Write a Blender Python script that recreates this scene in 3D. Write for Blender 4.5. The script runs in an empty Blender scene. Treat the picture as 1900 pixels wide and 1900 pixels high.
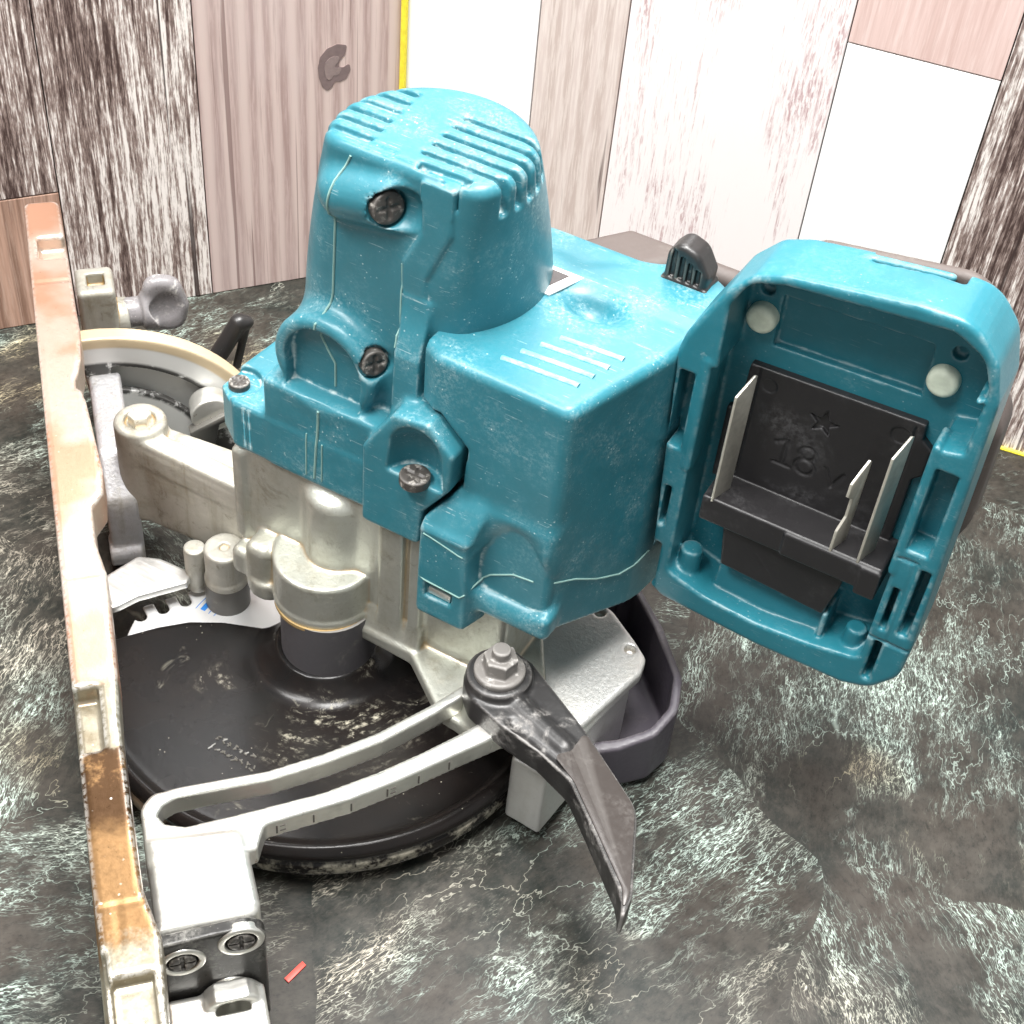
import bpy, bmesh, math, random
import numpy as np
from mathutils import Matrix, Vector

random.seed(4)
scene = bpy.context.scene
COL = scene.collection

# ------------------------------------------------------------------ camera
CAM_H = 0.50
def _cam_matrix():
    # camera looks 44 degrees down with a slight roll
    nad = Vector((-310.0, 2850.0, 2800.0)); up = (-nad).normalized()
    fw = Vector((0, 0, 1)); Y = (fw - up * fw.dot(up)).normalized(); X = Y.cross(up)
    right = Vector((X.x, Y.x, up.x)); down = Vector((X.y, Y.y, up.y)); fwd = Vector((X.z, Y.z, up.z))
    M = Matrix.Identity(4)
    for i in range(3):
        M[i][0] = right[i]; M[i][1] = -down[i]; M[i][2] = -fwd[i]
    M[0][3], M[1][3], M[2][3] = 0, 0, CAM_H
    return M
cam = bpy.data.cameras.new('camera'); cam.sensor_width = 36; cam.lens = 53.05
cam.clip_start = 0.01; cam.clip_end = 50
camo = bpy.data.objects.new('camera', cam); COL.objects.link(camo)
camo.matrix_world = _cam_matrix(); scene.camera = camo

# ------------------------------------------------------------------ light
world = bpy.data.worlds.new('World'); scene.world = world; world.use_nodes = True
wb = world.node_tree.nodes['Background']
wb.inputs[0].default_value = (1.0, 1.0, 1.0, 1); wb.inputs[1].default_value = 0.38
def area(name, loc, target, sx, sy, power, color=(1, 1, 1)):
    d = bpy.data.lights.new(name, 'AREA'); d.shape = 'RECTANGLE'; d.size = sx; d.size_y = sy
    d.energy = power; d.color = color
    o = bpy.data.objects.new(name, d); COL.objects.link(o); o.location = loc
    o.rotation_euler = (Vector(target) - Vector(loc)).to_track_quat('-Z', 'Y').to_euler()
    return o
area('ceiling_lamp', (0.10, 0.42, 1.75), (0.0, 0.45, 0), 0.95, 0.40, 50.0, (1.0, 0.985, 0.96))
area('ceiling_lamp_far', (0.05, 1.75, 1.75), (0.0, 0.40, 0.15), 1.3, 0.5, 20.0, (1.0, 0.99, 0.98))
area('ceiling_lamp_side', (-0.75, -0.10, 1.70), (0, 0.42, 0.1), 0.9, 0.35, 26.0, (1.0, 0.99, 0.97))
scene.view_settings.view_transform = 'Standard'; scene.view_settings.look = 'None'
scene.cycles.use_adaptive_sampling = True; scene.cycles.adaptive_threshold = 0.03
scene.cycles.max_bounces = 6; scene.cycles.diffuse_bounces = 3; scene.cycles.glossy_bounces = 3
scene.view_settings.exposure = 0.66; scene.view_settings.gamma = 1.0
scene.view_settings.use_curve_mapping = False

# ------------------------------------------------------------------ material helpers
class NT:
    def __init__(self, name):
        self.m = bpy.data.materials.new(name); self.m.use_nodes = True
        self.t = self.m.node_tree; self.b = self.t.nodes['Principled BSDF']
    def n(self, typ, **kw):
        nd = self.t.nodes.new(typ)
        for k, v in kw.items(): setattr(nd, k, v)
        return nd
    def link(self, a, b): self.t.links.new(a, b)
    def setin(self, sock, v):
        if hasattr(v, 'is_output') or isinstance(v, bpy.types.NodeSocket): self.link(v, sock)
        elif isinstance(v, (tuple, list)) and len(v) == 3 and sock.type == 'RGBA': sock.default_value = (*v, 1)
        else: sock.default_value = v
    def coord(self, which='Object'): return self.n('ShaderNodeTexCoord').outputs[which]
    def mapping(self, vec, scale=(1, 1, 1), rot=(0, 0, 0), loc=(0, 0, 0)):
        nd = self.n('ShaderNodeMapping'); self.link(vec, nd.inputs[0])
        nd.inputs['Scale'].default_value = scale; nd.inputs['Rotation'].default_value = rot; nd.inputs['Location'].default_value = loc
        return nd.outputs[0]
    def noise(self, vec, scale, detail=4, rough=0.55, dist=0.0, out=0):
        nd = self.n('ShaderNodeTexNoise'); self.link(vec, nd.inputs['Vector'])
        nd.inputs['Scale'].default_value = scale; nd.inputs['Detail'].default_value = detail
        nd.inputs['Roughness'].default_value = rough; nd.inputs['Distortion'].default_value = dist
        return nd.outputs[out]
    def vor(self, vec, scale, feature='F1', out='Distance', rand=1.0):
        nd = self.n('ShaderNodeTexVoronoi', feature=feature); self.link(vec, nd.inputs['Vector'])
        nd.inputs['Scale'].default_value = scale; nd.inputs['Randomness'].default_value = rand
        return nd.outputs[out]
    def ramp(self, fac, a, b, va=0.0, vb=1.0):
        nd = self.n('ShaderNodeMapRange'); nd.interpolation_type = 'SMOOTHSTEP'
        self.setin(nd.inputs[0], fac)
        nd.inputs[1].default_value = a; nd.inputs[2].default_value = b
        nd.inputs[3].default_value = va; nd.inputs[4].default_value = vb
        return nd.outputs[0]
    def math(self, op, a, b=0.0, c=0.0):
        nd = self.n('ShaderNodeMath', operation=op)
        self.setin(nd.inputs[0], a); self.setin(nd.inputs[1], b); self.setin(nd.inputs[2], c)
        return nd.outputs[0]
    def mix(self, fac, a, b):
        nd = self.n('ShaderNodeMix', data_type='RGBA')
        self.setin(nd.inputs[0], fac); self.setin(nd.inputs[6], a); self.setin(nd.inputs[7], b)
        return nd.outputs[2]
    def sep(self, vec):
        nd = self.n('ShaderNodeSeparateXYZ'); self.link(vec, nd.inputs[0]); return nd.outputs
    def comb(self, x, y, z):
        nd = self.n('ShaderNodeCombineXYZ')
        for s, v in zip(nd.inputs, (x, y, z)): self.setin(s, v)
        return nd.outputs[0]
    def bump(self, h, strength=0.2, dist=0.001):
        nd = self.n('ShaderNodeBump'); nd.inputs['Strength'].default_value = strength
        nd.inputs['Distance'].default_value = dist; self.link(h, nd.inputs['Height'])
        self.link(nd.outputs[0], self.b.inputs['Normal'])
    def point(self): return self.n('ShaderNodeNewGeometry').outputs['Pointiness']
    def fin(self, color=None, rough=None, metal=None, spec=None, coat=None):
        for nm, v in (('Base Color', color), ('Roughness', rough), ('Metallic', metal), ('Specular IOR Level', spec), ('Coat Weight', coat)):
            if v is not None: self.setin(self.b.inputs[nm], v)
        return self.m

def scratches(t, v, scale, rot, thin=0.02, stretch=40):
    """thin elongated marks running one way"""
    m = t.mapping(v, (scale, scale * stretch, scale * stretch), rot)
    w = t.noise(m, 1.0, 2, 0.6)
    return t.ramp(w, 0.64, 0.64 + thin * 3)

def mat_teal(name, dust=1.0, base=(0.008, 0.128, 0.168), wear=1.0):
    t = NT(name); v = t.coord()
    big = t.noise(v, 30, 4, 0.6); fine = t.noise(v, 760, 4, 0.75); mid = t.noise(v, 150, 3, 0.7)
    sp = t.vor(v, 420); sps = t.noise(v, 60, 2)
    speck = t.math('MULTIPLY', t.ramp(sp, 0.16, 0.07), t.ramp(sps, 0.52, 0.62))
    s1 = scratches(t, v, 34, (0.35, 0.55, 0.9)); s2 = scratches(t, v, 42, (1.1, -0.5, -0.65))
    sc = t.math('MULTIPLY', t.math('ADD', s1, s2), t.ramp(mid, 0.5, 0.62))
    patch = t.math('MULTIPLY', t.math('ADD', t.ramp(big, 0.45, 0.72), 0.06), t.math('MULTIPLY', t.ramp(fine, 0.40, 0.68), t.ramp(mid, 0.30, 0.62)))
    edge = t.math('MULTIPLY', t.ramp(t.point(), 0.515, 0.56), t.ramp(mid, 0.42, 0.62))
    f = t.math('ADD', t.math('MULTIPLY', patch, 0.27 * dust), 0.022 * dust)
    f = t.math('ADD', f, t.math('MULTIPLY', sc, 0.24 * dust))
    f = t.math('ADD', f, t.math('MULTIPLY', speck, 0.50 * dust))
    f = t.math('ADD', f, t.math('MULTIPLY', edge, 0.26 * wear))
    crev = t.ramp(t.point(), 0.485, 0.45)
    f = t.math('ADD', f, t.math('MULTIPLY', crev, t.math('MULTIPLY', t.ramp(mid, 0.40, 0.62), 0.50 * dust)))
    f = t.math('MINIMUM', f, 0.85)
    tone = t.mix(t.ramp(big, 0.3, 0.7), base, tuple(c * 1.25 + 0.002 for c in base))
    c = t.mix(f, tone, (0.62, 0.70, 0.68))
    r = t.math('ADD', t.math('MULTIPLY', f, 0.35), t.ramp(fine, 0.2, 0.8, 0.30, 0.42))
    t.bump(t.noise(v, 900, 3, 0.6), 0.10, 0.0004)
    return t.fin(c, r, spec=0.5)

def mat_cast(name, base=(0.47, 0.48, 0.43), metal=0.65, dirt=0.75, rough=0.38):
    t = NT(name); v = t.coord()
    big = t.noise(v, 45, 5, 0.65); fine = t.noise(v, 600, 4, 0.7)
    st = t.noise(t.mapping(v, (160, 160, 22)), 1.0, 4, 0.6)
    f = t.math('MULTIPLY', t.ramp(big, 0.45, 0.7), 0.5 * dirt)
    f = t.math('ADD', f, t.math('MULTIPLY', t.ramp(st, 0.52, 0.72), 0.35 * dirt))
    crev = t.math('MULTIPLY', t.ramp(t.point(), 0.488, 0.455), dirt)
    c = t.mix(f, base, (0.26, 0.23, 0.16))
    c = t.mix(t.math('MULTIPLY', crev, 0.8), c, (0.42, 0.28, 0.12))
    dust = t.math('MULTIPLY', t.ramp(t.noise(v, 70, 5, 0.7), 0.52, 0.75), 0.5)
    c = t.mix(t.math('MULTIPLY', dust, 0.6), c, (0.70, 0.68, 0.60))
    grime = t.math('MULTIPLY', t.ramp(t.noise(v, 95, 5, 0.75, 0.8), 0.54, 0.70), 0.55 * dirt)
    c = t.mix(grime, c, (0.19, 0.165, 0.115))
    pit = t.math('MULTIPLY', t.ramp(t.vor(v, 520), 0.12, 0.04), 0.5)
    c = t.mix(pit, c, (0.16, 0.14, 0.11))
    t.bump(t.math('ADD', fine, t.math('MULTIPLY', big, 1.5)), 0.30, 0.0006)
    return t.fin(c, t.math('ADD', t.ramp(fine, 0.2, 0.8, rough - 0.08, rough + 0.1), t.math('MULTIPLY', f, 0.3)), metal)

def mat_bright(name, base=(0.80, 0.79, 0.74), metal=0.85, rough=0.34):
    t = NT(name); v = t.coord()
    fine = t.noise(t.mapping(v, (60, 700, 60)), 1.0, 4, 0.6); big = t.noise(v, 60, 4, 0.6)
    c = t.mix(t.math('MULTIPLY', t.ramp(big, 0.5, 0.75), 0.5), base, tuple(x * 0.55 for x in base))
    spec = t.math('MULTIPLY', t.ramp(t.noise(v, 300, 3, 0.7), 0.62, 0.72), t.ramp(t.point(), 0.50, 0.53))
    c = t.mix(t.math('MULTIPLY', spec, 0.6), c, (0.25, 0.15, 0.08))
    t.bump(fine, 0.08, 0.0003)
    return t.fin(c, t.ramp(fine, 0.2, 0.8, rough - 0.08, rough + 0.1), metal)

def mat_dark(name, base=(0.018, 0.017, 0.017), rough=0.35, dust=0.5, dustc=(0.55, 0.53, 0.46), scale=30, spec=0.5):
    t = NT(name); v = t.coord()
    big = t.noise(v, scale, 5, 0.65, 0.6); fine = t.noise(v, 500, 4, 0.7); sp = t.vor(v, 500)
    f = t.math('MULTIPLY', t.ramp(big, 0.50, 0.72), t.ramp(fine, 0.35, 0.7))
    f = t.math('ADD', t.math('MULTIPLY', f, dust), t.math('MULTIPLY', t.math('MULTIPLY', t.ramp(sp, 0.13, 0.06), t.ramp(t.noise(v, 40, 2), 0.55, 0.65)), 0.5 * dust))
    edge = t.math('MULTIPLY', t.ramp(t.point(), 0.52, 0.57), 0.30 * min(1, dust * 2))
    f = t.math('MINIMUM', t.math('ADD', f, edge), 0.9)
    c = t.mix(f, base, dustc)
    t.bump(fine, 0.10, 0.0004)
    return t.fin(c, t.math('ADD', t.math('MULTIPLY', f, 0.4), t.ramp(fine, 0.2, 0.8, rough - 0.05, rough + 0.07)), 0.0, spec)

def mat_plain(name, color, rough=0.5, metal=0.0):
    t = NT(name); v = t.coord(); f = t.noise(v, 300, 4, 0.6)
    c = t.mix(t.ramp(f, 0.3, 0.8), color, tuple(x * 0.8 for x in color))
    return t.fin(c, rough, metal)

M = {}
M['teal'] = mat_teal('teal_plastic_dusty', 1.15)
M['teal_motor'] = mat_teal('teal_plastic_scuffed', 1.25)
M['teal_clean'] = mat_teal('teal_plastic_cleaner', 0.45)
M['rib'] = mat_teal('teal_worn_rib', 1.0, (0.10, 0.33, 0.37))
M['cast'] = mat_cast('cast_aluminium')
M['cast_clean'] = mat_cast('cast_aluminium_clean', (0.62, 0.62, 0.60), 0.7, 0.25, 0.38)
M['cast_dirty'] = mat_cast('cast_aluminium_dirty', (0.46, 0.45, 0.40), 0.5, 1.1, 0.5)
M['bright'] = mat_bright('bare_bright_metal')
M['sheet'] = mat_bright('galvanised_sheet', (0.72, 0.72, 0.70), 0.8, 0.42)
M['black'] = mat_dark('black_plastic', dust=0.25)
M['terminal_black'] = mat_dark('terminal_black_plastic', (0.014, 0.013, 0.014), 0.42, 0.16, (0.35, 0.35, 0.36))
M['lever'] = mat_dark('dark_brown_lever', (0.036, 0.029, 0.026), 0.34, 0.10, (0.6, 0.57, 0.54), 45)
M['grip'] = mat_dark('dark_rubber_grip', (0.075, 0.058, 0.052), 0.6, 0.15)
M['nozzle'] = mat_dark('dark_violet_plastic', (0.060, 0.052, 0.066), 0.45, 0.18)
M['hubgrey'] = mat_dark('grey_plastic_hub', (0.075, 0.072, 0.078), 0.5, 0.4)
M['screw'] = mat_dark('dusty_dark_screw', (0.045, 0.040, 0.036), 0.45, 1.0, (0.55, 0.52, 0.47), 190)
M['seam'] = mat_plain('dust_filled_seam', (0.22, 0.37, 0.34), 0.85)
M['cream'] = mat_plain('cream_rubber_stud', (0.70, 0.76, 0.62), 0.45)
M['blade_terminal'] = mat_plain('plated_contact', (0.66, 0.63, 0.55), 0.30, 0.55)
M['white'] = mat_plain('white_print', (0.82, 0.82, 0.80), 0.4)
M['blue'] = mat_plain('blue_print', (0.03, 0.22, 0.65), 0.4)
M['darkprint'] = mat_plain('dark_print', (0.05, 0.04, 0.04), 0.4)
M['yellow'] = mat_plain('yellow_edge', (0.88, 0.74, 0.05), 0.5)
M['red'] = mat_plain('red_paint', (0.60, 0.07, 0.05), 0.5)

def mat_guard():
    t = NT('black_painted_guard'); v = t.coord(); xyz = t.sep(v)
    r = t.math('SQRT', t.math('ADD', t.math('POWER', xyz[0], 2), t.math('POWER', xyz[1], 2)))
    ang = t.math('ARCTAN2', xyz[1], xyz[0])
    pv = t.comb(t.math('MULTIPLY', r, 260), t.math('MULTIPLY', ang, 3.5), 0)
    streak = t.noise(pv, 1.0, 4, 0.65, 0.8)
    fine = t.noise(v, 380, 4, 0.7); big = t.noise(v, 24, 4, 0.6)
    near = t.ramp(r, 0.070, 0.026)
    f = t.math('MULTIPLY', t.math('MULTIPLY', t.ramp(streak, 0.46, 0.66), near), t.math('MULTIPLY', t.ramp(big, 0.50, 0.66), t.ramp(fine, 0.42, 0.66)))
    f = t.math('MULTIPLY', f, 0.95)
    rim = t.math('MULTIPLY', t.ramp(xyz[2], 0.0165, 0.0135), t.ramp(t.noise(v, 90, 4, 0.7), 0.44, 0.62))
    f = t.math('ADD', f, t.math('MULTIPLY', rim, 0.45))
    sm = t.math('MULTIPLY', t.ramp(t.noise(v, 34, 5, 0.7, 1.2), 0.64, 0.76), 0.30)
    f = t.math('ADD', f, sm)
    sp = t.math('MULTIPLY', t.ramp(t.vor(v, 330), 0.10, 0.05), t.ramp(t.noise(v, 90, 2), 0.54, 0.6))
    f = t.math('MINIMUM', t.math('ADD', f, t.math('MULTIPLY', sp, 0.5)), 0.85)
    c = t.mix(f, t.mix(t.ramp(big, 0.35, 0.65), (0.007, 0.0068, 0.007), (0.011, 0.0088, 0.008)), (0.62, 0.58, 0.46))
    t.bump(fine, 0.12, 0.0004)
    return t.fin(c, t.math('ADD', t.math('MULTIPLY', f, 0.35), 0.24), 0.0, 0.24)
M['guard'] = mat_guard()

def mat_baseplate():
    t = NT('worn_base_plate'); v = t.coord(); xyz = t.sep(v)
    fine = t.noise(v, 500, 4, 0.7); mid = t.noise(v, 60, 5, 0.7)
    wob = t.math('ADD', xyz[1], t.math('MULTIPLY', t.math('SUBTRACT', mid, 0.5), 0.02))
    # bare metal, warm reflections painted in as salmon and tan bands, a brown stain
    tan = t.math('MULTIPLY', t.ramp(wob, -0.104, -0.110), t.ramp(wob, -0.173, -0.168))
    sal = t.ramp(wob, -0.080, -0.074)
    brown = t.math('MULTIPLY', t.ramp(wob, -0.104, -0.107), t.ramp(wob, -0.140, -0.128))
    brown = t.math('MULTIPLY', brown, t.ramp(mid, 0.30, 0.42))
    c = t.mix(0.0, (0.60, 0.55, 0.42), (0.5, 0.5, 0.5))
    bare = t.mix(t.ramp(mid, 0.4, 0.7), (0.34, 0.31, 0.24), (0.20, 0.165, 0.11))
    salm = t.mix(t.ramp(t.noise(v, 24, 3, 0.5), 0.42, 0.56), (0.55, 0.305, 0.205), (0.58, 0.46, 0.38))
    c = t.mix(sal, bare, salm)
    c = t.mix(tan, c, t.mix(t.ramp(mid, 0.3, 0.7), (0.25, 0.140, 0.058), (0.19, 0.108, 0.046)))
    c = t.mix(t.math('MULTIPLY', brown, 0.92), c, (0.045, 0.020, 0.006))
    edge = t.math('MULTIPLY', t.ramp(t.point(), 0.52, 0.56), t.ramp(fine, 0.4, 0.55))
    c = t.mix(t.math('MULTIPLY', edge, 0.8), c, (0.85, 0.82, 0.76))
    spk = t.math('MULTIPLY', t.ramp(t.vor(v, 260), 0.12, 0.06), t.ramp(mid, 0.5, 0.6))
    c = t.mix(t.math('MULTIPLY', spk, 0.6), c, (0.9, 0.88, 0.82))
    t.bump(fine, 0.12, 0.0004)
    return t.fin(c, t.ramp(fine, 0.2, 0.8, 0.26, 0.40), 0.7)
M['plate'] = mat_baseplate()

# ------------------------------------------------------------------ table and backdrop materials
def mat_table():
    t = NT('dark_marbled_sheet'); v = t.coord()
    vs = t.n('ShaderNodeTexVoronoi', feature='F1')
    wv = t.n('ShaderNodeVectorMath', operation='ADD')
    wn = t.n('ShaderNodeTexNoise'); t.link(v, wn.inputs['Vector']); wn.inputs['Scale'].default_value = 9; wn.inputs['Detail'].default_value = 3
    wsc = t.n('ShaderNodeVectorMath', operation='SCALE'); t.link(wn.outputs[1], wsc.inputs[0]); wsc.inputs['Scale'].default_value = 0.05
    t.link(v, wv.inputs[0]); t.link(wsc.outputs[0], wv.inputs[1])
    t.link(wv.outputs[0], vs.inputs['Vector']); vs.inputs['Scale'].default_value = 4.6
    cell = vs.outputs['Color']; cs = t.n('ShaderNodeSeparateColor'); t.link(cell, cs.inputs[0])
    ang = t.math('MULTIPLY', cs.outputs[0], 3.1)
    rot = t.n('ShaderNodeVectorRotate', rotation_type='Z_AXIS'); t.link(v, rot.inputs['Vector']); t.link(ang, rot.inputs['Angle'])
    rv = rot.outputs[0]
    # threads of pale mineral running roughly one way in each slab piece
    wn2 = t.n('ShaderNodeTexNoise'); t.link(rv, wn2.inputs['Vector']); wn2.inputs['Scale'].default_value = 34; wn2.inputs['Detail'].default_value = 3
    ds = t.n('ShaderNodeVectorMath', operation='SCALE'); t.link(wn2.outputs[1], ds.inputs[0]); ds.inputs['Scale'].default_value = 0.010
    da = t.n('ShaderNodeVectorMath', operation='ADD'); t.link(rv, da.inputs[0]); t.link(ds.outputs[0], da.inputs[1])
    vv = da.outputs[0]
    def ridge(scale, stretch, w, loc, det=3):
        n = t.noise(t.mapping(vv, (1, stretch, 1), loc=loc), scale, det, 0.6)
        return t.ramp(t.math('ABSOLUTE', t.math('SUBTRACT', n, 0.5)), w, 0.0)
    m1 = t.noise(t.mapping(vv, (1, 0.40, 1), loc=(4, 4, 0)), 34, 4, 0.7)
    m2 = t.noise(t.mapping(v, (1, 1, 1), loc=(1, 6, 0)), 9, 3, 0.6)
    r1 = t.math('MULTIPLY', ridge(260, 0.20, 0.022, (0, 0, 0)), t.ramp(m1, 0.42, 0.68))
    r2 = t.math('MULTIPLY', ridge(560, 0.24, 0.034, (3, 1, 0), 2), t.ramp(m1, 0.44, 0.66))
    r3 = t.math('MULTIPLY', ridge(60, 0.5, 0.008, (7, 2, 0), 4), t.ramp(m2, 0.46, 0.58))
    fl = t.noise(t.mapping(vv, (1, 0.26, 1)), 1100, 2, 0.8)
    dens = t.math('ADD', t.math('MULTIPLY', m1, 0.6), t.math('MULTIPLY', m2, 0.4))
    grit = t.math('MULTIPLY', t.ramp(fl, 0.54, 0.68), t.ramp(dens, 0.45, 0.68))
    haze = t.math('MULTIPLY', t.ramp(dens, 0.50, 0.70), t.ramp(fl, 0.30, 0.70))
    f = t.math('ADD', t.math('MULTIPLY', r1, 0.68), t.math('MULTIPLY', r2, 0.44))
    f = t.math('ADD', f, t.math('MULTIPLY', r3, 0.35))
    f = t.math('ADD', f, t.math('MULTIPLY', grit, 0.48))
    f = t.math('ADD', f, t.math('MULTIPLY', haze, 0.16))
    blob = t.math('MULTIPLY', t.ramp(t.noise(t.mapping(vv, (1.6, 0.7, 1), loc=(9, 3, 0)), 16, 4, 0.6), 0.69, 0.73), 0.75)
    f = t.math('MINIMUM', t.math('ADD', f, blob), 1.0)
    b1 = t.noise(v, 14, 3, 0.6); b2 = t.noise(rv, 70, 3, 0.7)
    base = t.mix(t.ramp(b1, 0.32, 0.70), (0.013, 0.017, 0.015), (0.033, 0.027, 0.022))
    gr = t.noise(t.mapping(rv, (1, 0.5, 1)), 420, 4, 0.8)
    base = t.mix(t.math('MULTIPLY', t.ramp(b2, 0.40, 0.72), 0.45), base, (0.060, 0.053, 0.044))
    base = t.mix(t.math('MULTIPLY', t.ramp(gr, 0.46, 0.72), 0.7), base, (0.046, 0.041, 0.034))
    base = t.mix(t.math('MULTIPLY', t.ramp(gr, 0.50, 0.30), 0.7), base, (0.007, 0.008, 0.007))
    green = t.ramp(t.noise(v, 7, 2), 0.36, 0.50)
    vein = t.mix(green, (0.60, 0.55, 0.45), (0.50, 0.62, 0.55))
    amber = t.math('MULTIPLY', t.ramp(t.noise(t.mapping(v, (1, 1, 1), loc=(2.3, 0.7, 0)), 8, 2), 0.62, 0.70), 0.6)
    vein = t.mix(amber, vein, (0.42, 0.24, 0.07))
    c = t.mix(f, base, vein)
    return t.fin(c, t.ramp(b2, 0.3, 0.7, 0.30, 0.44), 0.0, 0.28)
M['table'] = mat_table()

def mat_wood(kind):
    t = NT('plank_' + kind); v = t.coord()
    oi = t.n('ShaderNodeObjectInfo'); off = t.math('MULTIPLY', oi.outputs['Random'], 30.0)
    av = t.n('ShaderNodeVectorMath', operation='ADD'); t.link(v, av.inputs[0]); t.link(t.comb(off, off, off), av.inputs[1])
    v = av.outputs[0]
    g = t.noise(t.mapping(v, (260, 260, 9)), 1.0, 5, 0.65, 0.3)
    g2 = t.noise(t.mapping(v, (800, 800, 42)), 1.0, 4, 0.7, 0.2)
    sp = t.noise(t.mapping(v, (1000, 1000, 190)), 1.0, 3, 0.7)
    big = t.noise(t.mapping(v, (22, 22, 5)), 1.0, 4, 0.6)
    if kind == 'weathered':
        k = t.math('ADD', t.math('MULTIPLY', g, 0.70), t.math('MULTIPLY', g2, 0.85))
        k = t.math('ADD', k, t.math('MULTIPLY', sp, 0.40))
        k = t.math('ADD', k, t.math('MULTIPLY', big, 0.45))
        c = t.mix(t.ramp(k, 1.00, 1.22), (0.060, 0.036, 0.032), (0.30, 0.225, 0.20))
        c = t.mix(t.ramp(k, 1.16, 1.34), c, (0.86, 0.80, 0.76))
        cr = t.ramp(t.noise(t.mapping(v, (230, 230, 1.6)), 1.0, 2, 0.4), 0.34, 0.29)
        c = t.mix(t.math('MULTIPLY', cr, 0.9), c, (0.040, 0.024, 0.022))
    elif kind == 'pinkbrown':
        w = t.n('ShaderNodeTexWave', wave_type='BANDS', bands_direction='X'); t.link(t.mapping(v, (1, 1, 0.06)), w.inputs['Vector'])
        w.inputs['Scale'].default_value = 36; w.inputs['Distortion'].default_value = 5; w.inputs['Detail'].default_value = 3; w.inputs['Detail Scale'].default_value = 0.7
        c = t.mix(t.ramp(w.outputs[1], 0.0, 1.0), (0.62, 0.50, 0.46), (0.42, 0.31, 0.285))
        c = t.mix(t.math('MULTIPLY', t.ramp(g2, 0.40, 0.66), 0.55), c, (0.62, 0.48, 0.45))
        c = t.mix(t.math('MULTIPLY', t.ramp(g, 0.52, 0.66), 0.6), c, (0.34, 0.23, 0.215))
        c = t.mix(t.math('MULTIPLY', t.ramp(big, 0.45, 0.7), 0.5), c, (0.60, 0.50, 0.48))
        c = t.mix(t.math('MULTIPLY', t.ramp(t.noise(t.mapping(v, (300, 300, 3)), 1.0, 2, 0.5), 0.36, 0.31), 0.75), c, (0.22, 0.14, 0.13))
    elif kind == 'brown':
        c = t.mix(t.ramp(g, 0.35, 0.68), (0.52, 0.33, 0.25), (0.24, 0.14, 0.10))
        c = t.mix(t.math('MULTIPLY', t.ramp(g2, 0.45, 0.7), 0.4), c, (0.62, 0.46, 0.38))
    elif kind == 'white':
        c = t.mix(t.math('MULTIPLY', t.ramp(g, 0.5, 0.75), 0.4), (0.90, 0.895, 0.89), (0.86, 0.85, 0.84))
    elif kind == 'pinkwhite':
        k = t.math('ADD', t.math('MULTIPLY', big, 0.9), t.math('MULTIPLY', g2, 0.6))
        f = t.math('MULTIPLY', t.ramp(k, 0.75, 0.90), t.ramp(sp, 0.38, 0.58))
        c = t.mix(t.math('MULTIPLY', f, 0.85), (0.86, 0.80, 0.79), (0.44, 0.25, 0.26))
    elif kind == 'pink':
        c = t.mix(t.ramp(g, 0.35, 0.68), (0.72, 0.54, 0.50), (0.60, 0.42, 0.38))
        c = t.mix(t.math('MULTIPLY', t.ramp(g2, 0.45, 0.7), 0.5), c, (0.80, 0.66, 0.62))
    else:  # greyed
        w = t.n('ShaderNodeTexWave', wave_type='BANDS', bands_direction='X'); t.link(t.mapping(v, (1, 1, 0.22)), w.inputs['Vector'])
        w.inputs['Scale'].default_value = 30; w.inputs['Distortion'].default_value = 9; w.inputs['Detail'].default_value = 3; w.inputs['Detail Scale'].default_value = 0.9
        c = t.mix(t.ramp(w.outputs[1], 0.1, 0.9), (0.64, 0.54, 0.50), (0.54, 0.44, 0.40))
        c = t.mix(t.math('MULTIPLY', t.ramp(g2, 0.42, 0.62), 0.6), c, (0.78, 0.70, 0.65))
        c = t.mix(t.ramp(t.noise(t.mapping(v, (170, 170, 6)), 1.0, 3, 0.5), 0.32, 0.27), c, (0.12, 0.08, 0.07))
    t.bump(g2, 0.12, 0.0006)
    return t.fin(c, 0.55, 0.0, 0.3)
WOOD = {k: mat_wood(k) for k in ('weathered', 'pinkbrown', 'brown', 'white', 'pinkwhite', 'pink', 'greyed')}
M['gap'] = mat_plain('dark_gap', (0.03, 0.02, 0.018), 0.8)

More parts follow.
